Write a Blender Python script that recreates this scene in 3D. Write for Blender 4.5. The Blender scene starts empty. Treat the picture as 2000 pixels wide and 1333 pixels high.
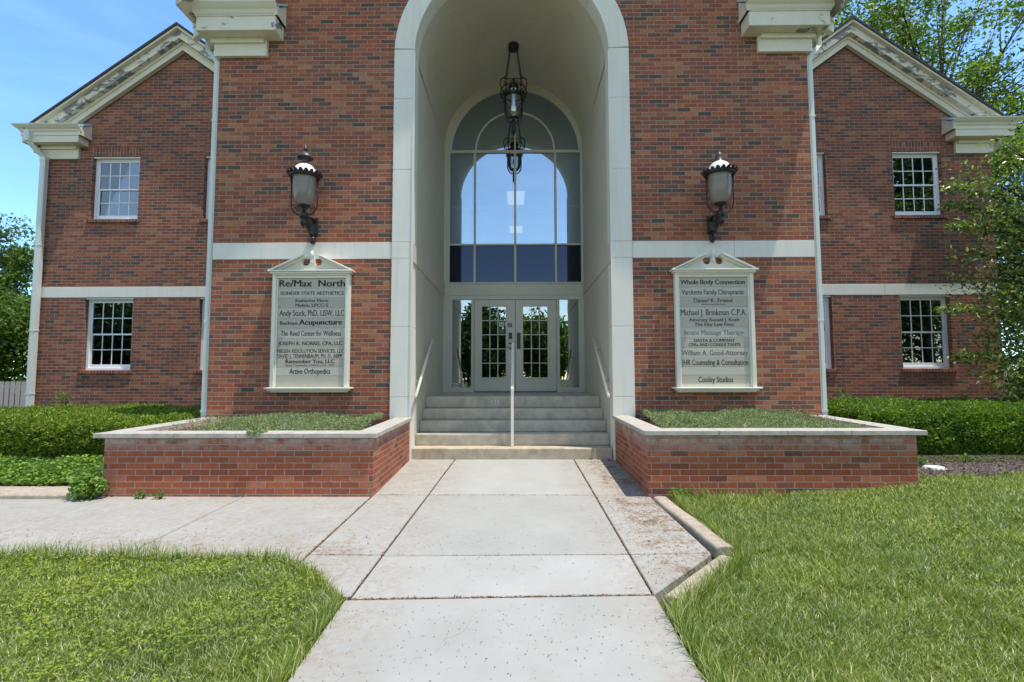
import bpy, bmesh, math, random
import numpy as np
from mathutils import Vector, Matrix
random.seed(7)
R = math.radians
sc = bpy.context.scene
COL = sc.collection

# ------------------------------------------------------------------ camera
cam_d = bpy.data.cameras.new("camera")
cam = bpy.data.objects.new("camera", cam_d); COL.objects.link(cam)
PITCH, YAW, ROLL = R(3.8305), R(0.6034), R(-0.1085)
fw = Vector((-math.sin(YAW)*math.cos(PITCH), math.cos(YAW)*math.cos(PITCH), math.sin(PITCH)))
rt = Vector((math.cos(YAW), math.sin(YAW), 0)); up = rt.cross(fw)
rt2 = math.cos(ROLL)*rt + math.sin(ROLL)*up; up2 = -math.sin(ROLL)*rt + math.cos(ROLL)*up
M = Matrix.Identity(4)
for i in range(3):
    M[i][0] = rt2[i]; M[i][1] = up2[i]; M[i][2] = -fw[i]
M[0][3], M[1][3], M[2][3] = 0.0807, -7.5797, 1.2493
cam.matrix_world = M
cam_d.sensor_width = 36; cam_d.lens = 993.5/2000*36; cam_d.clip_end = 2000; cam_d.clip_start = 0.05
sc.camera = cam

# ------------------------------------------------------------------ sky, sun, exposure
SUN = Vector((3.6, -1.5, 13.2)).normalized()
w = bpy.data.worlds.new("World"); sc.world = w; w.use_nodes = True
nt = w.node_tree; nt.nodes.clear()
sky = nt.nodes.new('ShaderNodeTexSky'); sky.sky_type = 'NISHITA'; sky.sun_disc = False
sky.sun_elevation = math.asin(SUN.z); sky.sun_rotation = math.atan2(SUN.x, SUN.y)
sky.air_density = 1.0; sky.dust_density = 0.1; sky.ozone_density = 3.0; sky.altitude = 100
bg = nt.nodes.new('ShaderNodeBackground'); bg.inputs[1].default_value = 0.15
tcw = nt.nodes.new('ShaderNodeTexCoord'); mpw = nt.nodes.new('ShaderNodeMapping'); mpw.inputs['Scale'].default_value = (1.0, 1.0, 5.0)
nw = nt.nodes.new('ShaderNodeTexNoise'); nw.inputs['Scale'].default_value = 2.3; nw.inputs['Detail'].default_value = 6; nw.inputs['Roughness'].default_value = 0.6; nw.inputs['Distortion'].default_value = 0.6
rw = nt.nodes.new('ShaderNodeValToRGB'); rw.color_ramp.elements[0].position = 0.50; rw.color_ramp.elements[1].position = 0.85
rw.color_ramp.elements[1].color = (0.09, 0.09, 0.09, 1)
mw = nt.nodes.new('ShaderNodeMix'); mw.data_type = 'RGBA'; mw.inputs[7].default_value = (7.0, 7.2, 7.4, 1)
nt.links.new(tcw.outputs['Generated'], mpw.inputs[0]); nt.links.new(mpw.outputs[0], nw.inputs['Vector']); nt.links.new(nw.outputs[0], rw.inputs[0])
nt.links.new(rw.outputs[0], mw.inputs[0]); nt.links.new(sky.outputs[0], mw.inputs[6])
wo = nt.nodes.new('ShaderNodeOutputWorld')
# deeper blue behind the building; added warm tint on the unseen side warms shade
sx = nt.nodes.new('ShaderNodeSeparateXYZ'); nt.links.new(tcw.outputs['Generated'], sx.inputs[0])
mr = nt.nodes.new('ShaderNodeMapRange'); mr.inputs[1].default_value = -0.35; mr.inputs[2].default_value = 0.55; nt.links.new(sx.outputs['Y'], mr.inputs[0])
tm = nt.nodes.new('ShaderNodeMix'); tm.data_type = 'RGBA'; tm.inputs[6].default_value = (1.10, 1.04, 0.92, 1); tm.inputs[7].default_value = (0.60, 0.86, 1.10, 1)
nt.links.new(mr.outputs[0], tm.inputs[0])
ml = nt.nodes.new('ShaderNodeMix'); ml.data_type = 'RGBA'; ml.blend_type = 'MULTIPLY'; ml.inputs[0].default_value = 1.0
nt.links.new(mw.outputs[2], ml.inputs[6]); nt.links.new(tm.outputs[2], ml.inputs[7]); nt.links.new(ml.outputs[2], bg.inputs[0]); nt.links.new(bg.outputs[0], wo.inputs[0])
sl = bpy.data.lights.new("sun", 'SUN'); sl.energy = 2.35; sl.angle = R(0.53); sl.color = (1.0, 0.975, 0.945)
so = bpy.data.objects.new("sun", sl); COL.objects.link(so)
so.rotation_euler = SUN.to_track_quat('Z', 'Y').to_euler()
sc.view_settings.view_transform = 'Standard'; sc.view_settings.look = 'None'
sc.view_settings.exposure = 1.2; sc.view_settings.gamma = 1.0; sc.view_settings.use_curve_mapping = False
sc.view_settings.use_white_balance = True; sc.view_settings.white_balance_temperature = 7200; sc.view_settings.white_balance_tint = 10
sc.cycles.max_bounces = 10; sc.cycles.transparent_max_bounces = 16

# ------------------------------------------------------------------ helpers
def tag(o, label=None, cat=None, group=None, kind=None):
    if label: o['label'] = label
    if cat: o['category'] = cat
    if group: o['group'] = group
    if kind: o['kind'] = kind
    return o
def wloc(o):
    v = Vector((0, 0, 0))
    while o is not None:
        v = v + Vector(o.location); o = o.parent
    return v
def thing(name, label, cat, loc, group=None):
    o = bpy.data.objects.new(name, None); COL.objects.link(o); o.location = loc
    o.empty_display_size = 0.2
    return tag(o, label, cat, group)
def link_mesh(name, me, mats, parent=None, origin=None):
    """me is in world coordinates; move its origin to the parent's place (or its base centre)"""
    o = bpy.data.objects.new(name, me); COL.objects.link(o)
    n = len(me.vertices); co = np.empty(n*3, dtype=np.float32); me.vertices.foreach_get('co', co); co = co.reshape(-1, 3)
    if parent is not None:
        off = wloc(parent); o.parent = parent
    else:
        if origin is None:
            mn = co.min(0); mx = co.max(0); origin = Vector(((mn[0]+mx[0])/2, (mn[1]+mx[1])/2, mn[2]))
        off = Vector(origin); o.location = off
    co -= np.array(off[:], dtype=np.float32)
    me.vertices.foreach_set('co', co.ravel()); me.update()
    for m in (mats if isinstance(mats, (list, tuple)) else [mats]): me.materials.append(m)
    return o
class MB:
    def __init__(s): s.v = []; s.f = []; s.sm = []; s.mi = []; s.cur = 0
    def add(s, vs, fs, smooth=False):
        b = len(s.v); s.v += [tuple(v) for v in vs]
        for f in fs: s.f.append(tuple(b+i for i in f)); s.sm.append(smooth); s.mi.append(s.cur)
        return s
    def box(s, x0, x1, y0, y1, z0, z1):
        x0, x1 = min(x0, x1), max(x0, x1); y0, y1 = min(y0, y1), max(y0, y1); z0, z1 = min(z0, z1), max(z0, z1)
        return s.add([(x0,y0,z0),(x1,y0,z0),(x1,y1,z0),(x0,y1,z0),(x0,y0,z1),(x1,y0,z1),(x1,y1,z1),(x0,y1,z1)],
              [(0,3,2,1),(4,5,6,7),(0,1,5,4),(1,2,6,5),(2,3,7,6),(3,0,4,7)])
    def prism(s, pts, fa, fb, smooth_side=False):
        """pts: outline; fa/fb map an outline point to the two 3D ends"""
        n = len(pts); A = [fa(p) for p in pts]; B = [fb(p) for p in pts]
        b = len(s.v); s.v += [tuple(v) for v in A+B]
        s.f.append(tuple(b+i for i in range(n))); s.f.append(tuple(b+2*n-1-i for i in range(n)))
        s.sm += [False, False]; s.mi += [s.cur]*2
        for i in range(n):
            j = (i+1) % n
            s.f.append((b+i, b+n+i, b+n+j, b+j)); s.sm.append(smooth_side); s.mi.append(s.cur)
        return s
    def pxz(s, pts, y0, y1): return s.prism(pts, lambda p: (p[0], y0, p[1]), lambda p: (p[0], y1, p[1]))
    def pxy(s, pts, z0, z1):
        f0 = z0 if callable(z0) else (lambda x, y: z0); f1 = z1 if callable(z1) else (lambda x, y: z1)
        return s.prism(pts, lambda p: (p[0], p[1], f0(*p)), lambda p: (p[0], p[1], f1(*p)))
    def tube(s, path, r, n=8, cap=True):
        P = [Vector(p) for p in path]; rs = r if isinstance(r, (list, tuple)) else [r]*len(P)
        b = len(s.v); prev = None
        for i, p in enumerate(P):
            t = (P[min(i+1, len(P)-1)] - P[max(i-1, 0)])
            t = t.normalized() if t.length > 1e-9 else Vector((0,0,1))
            a = prev - t*prev.dot(t) if prev is not None else None
            if a is None or a.length < 1e-6: a = t.orthogonal()
            a.normalize(); prev = a; c = t.cross(a)
            for k in range(n):
                th = 2*math.pi*k/n; s.v.append(tuple(p + rs[i]*(math.cos(th)*a + math.sin(th)*c)))
        for i in range(len(P)-1):
            for k in range(n):
                k2 = (k+1) % n
                s.f.append((b+i*n+k, b+i*n+k2, b+(i+1)*n+k2, b+(i+1)*n+k)); s.sm.append(True); s.mi.append(s.cur)
        if cap:
            s.f.append(tuple(b+n-1-k for k in range(n))); s.f.append(tuple(b+(len(P)-1)*n+k for k in range(n)))
            s.sm += [False]*2; s.mi += [s.cur]*2
        return s
    def lathe(s, prof, c, n=24, smooth=True):
        b = len(s.v)
        for (r, z) in prof:
            for k in range(n):
                th = 2*math.pi*k/n; s.v.append((c[0]+r*math.cos(th), c[1]+r*math.sin(th), c[2]+z))
        for i in range(len(prof)-1):
            for k in range(n):
                k2 = (k+1) % n
                s.f.append((b+i*n+k, b+i*n+k2, b+(i+1)*n+k2, b+(i+1)*n+k)); s.sm.append(smooth); s.mi.append(s.cur)
        return s
    def build(s, name, mat, parent=None, bevel=0, origin=None, seg=1):
        me = bpy.data.meshes.new(name); me.from_pydata(s.v, [], s.f); me.update()
        me.polygons.foreach_set('use_smooth', s.sm)
        me.polygons.foreach_set('material_index', s.mi)
        bm = bmesh.new(); bm.from_mesh(me)
        bmesh.ops.recalc_face_normals(bm, faces=bm.faces); bm.to_mesh(me); bm.free()
        o = link_mesh(name, me, mat, parent, origin)
        if bevel:
            m = o.modifiers.new('bevel', 'BEVEL'); m.width = bevel; m.segments = seg; m.limit_method = 'ANGLE'; m.angle_limit = R(40)
        return o
def fast_mesh(name, V, T, mat, parent=None, smooth=False, origin=None):
    """V (n,3) float, T (m,3) int triangles"""
    me = bpy.data.meshes.new(name)
    V = np.ascontiguousarray(V, dtype=np.float32); T = np.ascontiguousarray(T, dtype=np.int32)
    me.vertices.add(len(V)); me.vertices.foreach_set('co', V.ravel())
    me.loops.add(T.size); me.loops.foreach_set('vertex_index', T.ravel())
    me.polygons.add(len(T)); me.polygons.foreach_set('loop_start', np.arange(0, T.size, 3, dtype=np.int32))
    me.polygons.foreach_set('loop_total', np.full(len(T), 3, dtype=np.int32))
    me.update(calc_edges=True)
    if smooth: me.polygons.foreach_set('use_smooth', np.ones(len(T), dtype=bool))
    return link_mesh(name, me, mat, parent, origin)

# ------------------------------------------------------------------ material helpers
class NT:
    def __init__(s, name):
        s.m = bpy.data.materials.new(name); s.m.use_nodes = True; s.t = s.m.node_tree
        s.t.nodes.clear(); s.out = s.t.nodes.new('ShaderNodeOutputMaterial')
    def n(s, typ, **kw):
        nd = s.t.nodes.new(typ)
        for k, v in kw.items():
            if k.startswith('i_'):
                key = k[2:]; key = int(key) if key.isdigit() else key.replace('_', ' ')
                s.set(nd.inputs[key], v)
            else: setattr(nd, k, v)
        return nd
    def set(s, sock, v):
        if isinstance(v, bpy.types.NodeSocket): s.t.links.new(v, sock)
        elif isinstance(v, bpy.types.Node): s.t.links.new(v.outputs[0], sock)
        else: sock.default_value = v
    def math(s, op, a, b=0.0, c=0.0, clamp=False):
        nd = s.n('ShaderNodeMath', operation=op, use_clamp=clamp)
        s.set(nd.inputs[0], a); s.set(nd.inputs[1], b)
        if op in ('MULTIPLY_ADD', 'COMPARE'): s.set(nd.inputs[2], c)
        return nd.outputs[0]
    def mix(s, f, a, b, blend='MIX'):
        nd = s.n('ShaderNodeMix', data_type='RGBA', blend_type=blend)
        s.set(nd.inputs[0], f)
        for i, v in ((6, a), (7, b)):
            s.set(nd.inputs[i], (*v, 1) if isinstance(v, tuple) and len(v) == 3 else v)
        return nd.outputs[2]
    def ramp(s, fac, stops, interp='LINEAR'):
        nd = s.n('ShaderNodeValToRGB'); cr = nd.color_ramp; cr.interpolation = interp
        while len(cr.elements) > 1: cr.elements.remove(cr.elements[-1])
        for i, (p, c) in enumerate(stops):
            e = cr.elements[0] if i == 0 else cr.elements.new(p)
            e.position = p; c = c if isinstance(c, tuple) else (c, c, c); e.color = (*c, 1)
        s.set(nd.inputs[0], fac); return nd.outputs[0]
    def pos(s): return s.n('ShaderNodeNewGeometry').outputs['Position']
    def sep(s, v):
        nd = s.n('ShaderNodeSeparateXYZ'); s.set(nd.inputs[0], v); return nd.outputs
    def comb(s, x, y, z):
        nd = s.n('ShaderNodeCombineXYZ'); s.set(nd.inputs[0], x); s.set(nd.inputs[1], y); s.set(nd.inputs[2], z); return nd.outputs[0]
    def noise(s, vec, scale, detail=3, rough=0.55, dist=0.0):
        nd = s.n('ShaderNodeTexNoise'); s.set(nd.inputs['Vector'], vec); nd.inputs['Scale'].default_value = scale
        nd.inputs['Detail'].default_value = detail; nd.inputs['Roughness'].default_value = rough; nd.inputs['Distortion'].default_value = dist
        return nd.outputs[0]
    def vscale(s, vec, x, y, z):
        nd = s.n('ShaderNodeVectorMath', operation='MULTIPLY'); s.set(nd.inputs[0], vec); nd.inputs[1].default_value = (x, y, z); return nd.outputs[0]
    def bump(s, h, strength, dist=0.01, normal=None):
        nd = s.n('ShaderNodeBump'); s.set(nd.inputs['Height'], h); nd.inputs['Strength'].default_value = strength; nd.inputs['Distance'].default_value = dist
        if normal is not None: s.set(nd.inputs['Normal'], normal)
        return nd.outputs[0]
    def bsdf(s, col, rough=0.8, spec=0.3, metal=0.0, normal=None, **kw):
        nd = s.n('ShaderNodeBsdfPrincipled')
        s.set(nd.inputs['Base Color'], (*col, 1) if isinstance(col, tuple) and len(col) == 3 else col)
        s.set(nd.inputs['Roughness'], rough); s.set(nd.inputs['Specular IOR Level'], spec); nd.inputs['Metallic'].default_value = metal
        if normal is not None: s.set(nd.inputs['Normal'], normal)
        for k, v in kw.items(): s.set(nd.inputs[k.replace('_', ' ')], v)
        return nd.outputs[0]
    def done(s, sh): s.t.links.new(sh, s.out.inputs[0]); return s.m

def brick_mat(name, stops, mortar, mort=0.0064, soldier=False, eff=None, bl=0.2127, bh=0.0667, bump=1.0, off=0.0):
    t = NT(name); g = t.n('ShaderNodeNewGeometry'); x, y, z = t.sep(g.outputs['Position'])
    nx, ny, nz = t.sep(g.outputs['True Normal'])
    side = t.math('GREATER_THAN', t.math('ABSOLUTE', nx), 0.6)
    u = t.math('ADD', t.math('MULTIPLY', x, t.math('SUBTRACT', 1.0, side)), t.math('MULTIPLY', y, side))
    jit = t.math('MULTIPLY', t.math('SUBTRACT', t.noise(g.outputs['Position'], 9.0, 2), 0.5), 0.004)
    zz = t.math('ADD', t.math('ADD', z, jit), 10.0+off)
    uu = t.math('ADD', t.math('ADD', u, jit), 50.0)
    vec = t.comb(zz, uu, 0.0) if soldier else t.comb(uu, zz, 0.0)
    b = t.n('ShaderNodeTexBrick'); t.set(b.inputs['Vector'], vec)
    b.inputs['Color1'].default_value = (0, 0, 0, 1); b.inputs['Color2'].default_value = (1, 1, 1, 1); b.inputs['Mortar'].default_value = (0, 0, 0, 1)
    b.inputs['Scale'].default_value = 1.0; b.inputs['Mortar Size'].default_value = mort; b.inputs['Mortar Smooth'].default_value = 0.35
    b.inputs['Bias'].default_value = 0.0
    b.inputs['Brick Width'].default_value = bl; b.inputs['Row Height'].default_value = bh
    if soldier: b.offset = 0.0
    pu, pv = (zz, uu) if soldier else (uu, zz)
    row = t.math('FLOOR', t.math('DIVIDE', pv, bh))
    sh_ = t.math('MULTIPLY', t.math('SUBTRACT', 1.0, t.math('FLOORED_MODULO', row, 2.0)), 0.0 if soldier else 0.5)
    cl_ = t.math('FLOOR', t.math('ADD', t.math('DIVIDE', pu, bl), sh_))
    wn = t.n('ShaderNodeTexWhiteNoise', noise_dimensions='3D'); t.set(wn.inputs['Vector'], t.comb(cl_, row, side))
    col = t.ramp(wn.outputs['Value'], stops)
    n1 = t.noise(g.outputs['Position'], 22.0, 5, 0.65); n2 = t.noise(g.outputs['Position'], 1.1, 3)
    n3 = t.noise(g.outputs['Position'], 140.0, 3, 0.6)
    col = t.mix(t.ramp(n1, [(0.3, 0.0), (0.75, 0.55)]), col, t.mix(1.0, col, (0.55, 0.5, 0.5), 'MULTIPLY'))
    col = t.mix(t.ramp(n2, [(0.35, 0.0), (0.7, 0.35)]), col, t.mix(1.0, col, (1.25, 1.12, 1.05), 'MULTIPLY'))
    col = t.mix(t.ramp(n3, [(0.5, 0.0), (0.8, 0.35)]), col, t.mix(1.0, col, (0.6, 0.6, 0.6), 'MULTIPLY'))
    stk = t.noise(t.vscale(g.outputs['Position'], 5.5, 5.5, 0.45), 1.0, 4, 0.6)
    col = t.mix(t.ramp(stk, [(0.48, 0.0), (0.75, 0.45)]), col, t.mix(1.0, col, (0.62, 0.6, 0.6), 'MULTIPLY'))
    mc = t.mix(t.ramp(n1, [(0.35, 0.0), (0.65, 1.0)]), mortar, tuple(c*0.72 for c in mortar))
    if eff:
        e = t.math('MULTIPLY', t.math('SUBTRACT', z, eff[0]), 1.0/(eff[1]-eff[0]), clamp=True)
        e = t.math('MULTIPLY', e, t.ramp(t.noise(g.outputs['Position'], 7.0, 4, 0.7), [(0.36, 0.05), (0.60, 0.85)]))
        e2 = t.math('MULTIPLY', t.math('SUBTRACT', eff[2], z), 1.0/0.12, clamp=True)
        e2 = t.math('MULTIPLY', e2, t.ramp(t.noise(g.outputs['Position'], 9.0, 4, 0.7), [(0.4, 0.1), (0.65, 0.5)]))
        col = t.mix(t.math('MAXIMUM', e, e2), col, (0.46, 0.38, 0.36))
    fin = t.mix(b.outputs['Fac'], col, mc)
    h = t.math('SUBTRACT', t.math('MULTIPLY', n1, 0.25), b.outputs['Fac'])
    nrm = t.bump(t.math('ADD', h, t.math('MULTIPLY', n3, 0.12)), bump, 0.009)
    return t.done(t.bsdf(fin, 0.88, 0.2, normal=nrm))

TOWER = [(0.0, (0.105, 0.082, 0.070)), (0.06, (0.13, 0.092, 0.075)), (0.10, (0.19, 0.094, 0.068)), (0.26, (0.25, 0.098, 0.066)),
         (0.5, (0.32, 0.102, 0.062)), (0.74, (0.37, 0.118, 0.064)), (0.9, (0.42, 0.155, 0.078)), (1.0, (0.45, 0.20, 0.11))]
m_brick = brick_mat('tower_brick', TOWER, (0.39, 0.335, 0.27))
WING = [(p, (c[0]*0.84, c[1]*0.88, c[2]*0.96)) for p, c in TOWER]
m_brickw = brick_mat('wing_brick', WING, (0.36, 0.31, 0.26), off=0.02)
m_soldier = brick_mat('soldier_brick', WING[2:], (0.36, 0.31, 0.26), soldier=True)
m_brickp = brick_mat('planter_brick', [(0.0, (0.15, 0.07, 0.05)), (0.07, (0.28, 0.09, 0.055)), (0.4, (0.36, 0.098, 0.05)), (0.8, (0.42, 0.125, 0.062)), (1.0, (0.45, 0.18, 0.11))],
                     (0.38, 0.33, 0.28), mort=0.0062, eff=(0.40, 0.56, -0.01), bl=0.2020, bh=0.0660, off=-0.012)

def paint_mat(name, col, rough=0.5, dirt=0.25, dcol=(0.2, 0.19, 0.16), scale=6, bump=0.05, peel=0.0):
    t = NT(name); p = t.pos()
    n1 = t.noise(p, scale, 5, 0.6); n2 = t.noise(p, scale*9, 3, 0.6)
    c = t.mix(t.math('MULTIPLY', t.ramp(n1, [(0.4, 0.0), (0.8, 1.0)]), dirt), col, t.mix(0.5, col, dcol))
    c = t.mix(t.math('MULTIPLY', t.ramp(n2, [(0.55, 0.0), (0.75, 1.0)]), dirt*0.6), c, dcol)
    h = n2
    if peel:
        # peeled patches of grey wood, elongated along the board, mostly along its lower half
        pk = t.noise(t.vscale(p, 1.0, 1.0, 1.8), 3.4, 8, 0.66, 0.4)
        mask = t.ramp(pk, [(1-peel-0.015, 0.0), (1-peel, 1.0)])
        c = t.mix(mask, c, t.mix(t.noise(p, 30, 3), (0.13, 0.14, 0.15), (0.32, 0.32, 0.32)))
        h = t.math('SUBTRACT', n2, mask)
    return t.done(t.bsdf(c, rough, 0.35, normal=t.bump(h, bump, 0.004)))
m_cream = paint_mat('cream_paint', (0.70, 0.66, 0.54), 0.5)
m_peel = paint_mat('peeling_cream_paint', (0.70, 0.66, 0.55), 0.55, 0.3, peel=0.475, bump=0.3)
m_peel2 = paint_mat('worn_cream_paint', (0.70, 0.66, 0.55), 0.55, 0.3, peel=0.385, bump=0.3)
m_gutter = paint_mat('gutter_paint', (0.70, 0.68, 0.59), 0.35, 0.15)
m_downs = paint_mat('downspout_paint', (0.62, 0.66, 0.62), 0.3, 0.15)
m_frame = paint_mat('frame_paint', (0.53, 0.51, 0.42), 0.45, 0.2)
m_door = paint_mat('door_paint', (0.54, 0.52, 0.43), 0.4, 0.15)
m_white = paint_mat('white_vinyl', (0.78, 0.80, 0.84), 0.3, 0.08)
m_signp = paint_mat('sign_paint', (0.66, 0.63, 0.52), 0.45, 0.15)
m_signw = paint_mat('sign_frame_paint', (0.74, 0.72, 0.62), 0.4, 0.12)
m_metalroof = paint_mat('patina_flashing', (0.42, 0.58, 0.60), 0.35, 0.2)
m_iron = paint_mat('black_iron', (0.018, 0.016, 0.022), 0.28, 0.3, (0.06, 0.05, 0.05), bump=0.1)
m_rust = paint_mat('weathered_iron', (0.055, 0.045, 0.05), 0.4, 0.5, (0.16, 0.11, 0.10), bump=0.15)
m_steel = paint_mat('brushed_steel', (0.45, 0.46, 0.47), 0.3, 0.1); 
m_plate = paint_mat('dark_plate', (0.05, 0.045, 0.04), 0.4, 0.1)
m_rail = paint_mat('rail_paint', (0.80, 0.75, 0.62), 0.35, 0.35, (0.3, 0.25, 0.2), scale=14)
m_fence = paint_mat('fence_paint', (0.42, 0.37, 0.37), 0.7, 0.3)
m_letter = paint_mat('letter_black', (0.02, 0.02, 0.02), 0.5, 0.0)
m_letterg = paint_mat('letter_grey', (0.10, 0.12, 0.12), 0.5, 0.0)
m_letterb = paint_mat('letter_grey_green', (0.12, 0.17, 0.17), 0.5, 0.0)
m_chalk = paint_mat('chalk_white', (0.62, 0.64, 0.66), 0.9, 0.5)
m_lid = paint_mat('lid_paint', (0.62, 0.70, 0.64), 0.6, 0.4)
m_pink = paint_mat('pink_petal', (0.75, 0.10, 0.42), 0.6, 0.0)
m_dark = paint_mat('dark_void', (0.01, 0.01, 0.01), 0.9, 0.0)

def stone_mat(name, col, speck=0.2, joint=None, rough=0.8, stain=0.25, bump=0.12, sc0=3.0):
    t = NT(name); p = t.pos()
    n1 = t.noise(p, sc0, 6, 0.62); n2 = t.noise(p, 60, 4, 0.7); n3 = t.noise(p, 260, 2)
    c = t.mix(t.math('MULTIPLY', t.ramp(n1, [(0.4, 0.0), (0.75, 1.0)]), stain), col, tuple(k*0.6 for k in col))
    c = t.mix(t.math('MULTIPLY', t.ramp(n2, [(0.55, 0.0), (0.75, 1.0)]), speck), c, tuple(k*0.45 for k in col))
    drip = t.noise(t.vscale(p, 9.0, 9.0, 0.6), 1.0, 5, 0.65)
    c = t.mix(t.ramp(drip, [(0.5, 0.0), (0.8, 0.30)]), c, tuple(k*q for k, q in zip(col, (0.60, 0.57, 0.50))))
    return t.done(t.bsdf(c, rough, 0.25, normal=t.bump(t.math('ADD', n2, t.math('MULTIPLY', n3, 0.5)), bump, 0.004)))
m_stone = stone_mat('limestone', (0.72, 0.70, 0.635), 0.06, stain=0.12)
m_plaster = stone_mat('stucco', (0.58, 0.535, 0.435), 0.08, stain=0.25, sc0=1.6)
m_coping = stone_mat('coping_stone', (0.46, 0.43, 0.385), 0.55, stain=0.9, sc0=9)
m_step = stone_mat('step_concrete', (0.50, 0.45, 0.36), 0.4, stain=0.95, sc0=5.5)
m_step1 = stone_mat('tan_step_concrete', (0.50, 0.42, 0.31), 0.6, stain=1.0, sc0=7)
m_soil = stone_mat('soil', (0.05, 0.038, 0.028), 0.5, bump=0.8)
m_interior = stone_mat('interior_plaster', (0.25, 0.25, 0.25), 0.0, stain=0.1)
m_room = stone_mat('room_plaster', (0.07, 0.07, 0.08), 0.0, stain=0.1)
m_shingle = stone_mat('roof_shingle', (0.045, 0.042, 0.045), 0.5, bump=0.8)
m_wet = stone_mat('wet_stain', (0.27, 0.245, 0.20), 0.4, stain=0.9, sc0=20)
m_curb = stone_mat('curb_concrete', (0.44, 0.375, 0.30), 1.0, stain=1.0, sc0=16, bump=1.0)

def walk_mat():
    t = NT('walk_concrete'); p = t.pos(); x, y, z = t.sep(p)
    n1 = t.noise(p, 1.7, 5, 0.6); n2 = t.noise(p, 90, 3, 0.6); n3 = t.noise(p, 5.5, 5, 0.7)
    c = t.mix(t.ramp(n1, [(0.35, 0.0), (0.7, 1.0)]), (0.355, 0.358, 0.338), (0.31, 0.311, 0.292))
    c = t.mix(t.math('MULTIPLY', t.ramp(n2, [(0.5, 0.0), (0.75, 1.0)]), 0.25), c, (0.34, 0.32, 0.28))
    # brown speckle: moss and seed litter, heavy at the edges of the slabs, sparse in the trodden middle
    tone = t.math('ADD', t.math('MULTIPLY', t.n('ShaderNodeNewGeometry').outputs['Random Per Island'], 0.09), 0.95)
    c = t.mix(1.0, c, t.comb(tone, tone, tone), 'MULTIPLY')
    n5 = t.noise(p, 2.6, 6, 0.75, 0.8)
    c = t.mix(t.math('MULTIPLY', t.ramp(n5, [(0.5, 0.0), (0.72, 1.0)]), 0.28), c, (0.30, 0.275, 0.235))
    ck = t.n('ShaderNodeTexVoronoi', feature='DISTANCE_TO_EDGE'); ck.inputs['Scale'].default_value = 0.55
    cv = t.n('ShaderNodeVectorMath', operation='ADD'); t.set(cv.inputs[0], p)
    cn = t.n('ShaderNodeTexNoise'); t.set(cn.inputs['Vector'], p); cn.inputs['Scale'].default_value = 2.5; cn.inputs['Detail'].default_value = 6
    t.set(cv.inputs[1], t.vscale(cn.outputs[1], 0.5, 0.5, 0.5)); t.set(ck.inputs['Vector'], cv.outputs[0])
    crk = t.math('MULTIPLY', t.math('LESS_THAN', ck.outputs[0], 0.0016), t.math('GREATER_THAN', n1, 0.60))
    c = t.mix(t.math('MULTIPLY', crk, 0.35), c, (0.16, 0.14, 0.12))
    ax = t.math('ABSOLUTE', t.math('SUBTRACT', x, 0.03))
    edge = t.math('MULTIPLY', t.math('SUBTRACT', ax, 0.80), 2.2, clamp=True)
    back = t.math('MULTIPLY', t.math('SUBTRACT', -3.05, y), 2.2, clamp=True)
    front = t.math('MULTIPLY', t.math('SUBTRACT', y, -2.30), 4.0, clamp=True)
    lat = t.math('MAXIMUM', t.math('MULTIPLY', back, edge), t.math('MULTIPLY', t.math('MULTIPLY', front, 0.6), t.math('GREATER_THAN', ax, 1.0)))
    rgt = t.math('MULTIPLY', t.math('MULTIPLY', t.math('SUBTRACT', x, 0.90), 4.0, clamp=True), 1.35)
    m = t.math('MAXIMUM', t.math('MAXIMUM', t.math('MULTIPLY', lat, 1.0), rgt), t.math('MULTIPLY', t.math('MULTIPLY', t.math('SUBTRACT', ax, 0.50), 3.0, clamp=True), 0.55))
    m = t.math('MULTIPLY', m, t.ramp(n3, [(0.32, 0.15), (0.62, 1.0)]))
    vo = t.n('ShaderNodeTexVoronoi'); t.set(vo.inputs['Vector'], t.vscale(p, 1.0, 0.8, 1.0)); vo.inputs['Scale'].default_value = 70
    vo.inputs['Randomness'].default_value = 1.0
    vn = t.noise(p, 55, 4, 0.8)
    th = t.math('ADD', t.math('MULTIPLY', m, 0.20), 0.275)
    spk = t.math('MULTIPLY', t.math('SUBTRACT', th, vn), 18.0, clamp=True)
    blot = t.math('MULTIPLY', t.math('MULTIPLY', m, t.ramp(t.noise(p, 22, 5, 0.7), [(0.36, 0.0), (0.60, 1.0)])), 0.8)
    c = t.mix(blot, c, (0.25, 0.18, 0.12))
    c = t.mix(t.math('MULTIPLY', spk, 0.85), c, (0.12, 0.075, 0.045))
    return t.done(t.bsdf(c, 0.85, 0.2, normal=t.bump(n2, 0.15, 0.003)))
m_walk = walk_mat()

def leaf_mat(name, cols, trans=0.35, rough=0.45, patch=0.8, psc=1.2, spec=0.3):
    t = NT(name); g = t.n('ShaderNodeNewGeometry')
    c = t.ramp(g.outputs['Random Per Island'], [(i/(len(cols)-1), k) for i, k in enumerate(cols)])
    n = t.noise(g.outputs['Position'], psc, 3, 0.6)
    c = t.mix(t.ramp(n, [(0.35, 0.0), (0.68, patch)]), c, t.mix(1.0, c, (1.55, 1.35, 0.9), 'MULTIPLY'))
    d = t.bsdf(c, rough, spec)
    tr = t.n('ShaderNodeBsdfTranslucent'); t.set(tr.inputs[0], t.mix(1.0, c, (1.3, 1.5, 0.6), 'MULTIPLY'))
    mx = t.n('ShaderNodeMixShader'); mx.inputs[0].default_value = trans
    t.t.links.new(d, mx.inputs[1]); t.t.links.new(tr.outputs[0], mx.inputs[2])
    return t.done(mx.outputs[0])
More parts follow.
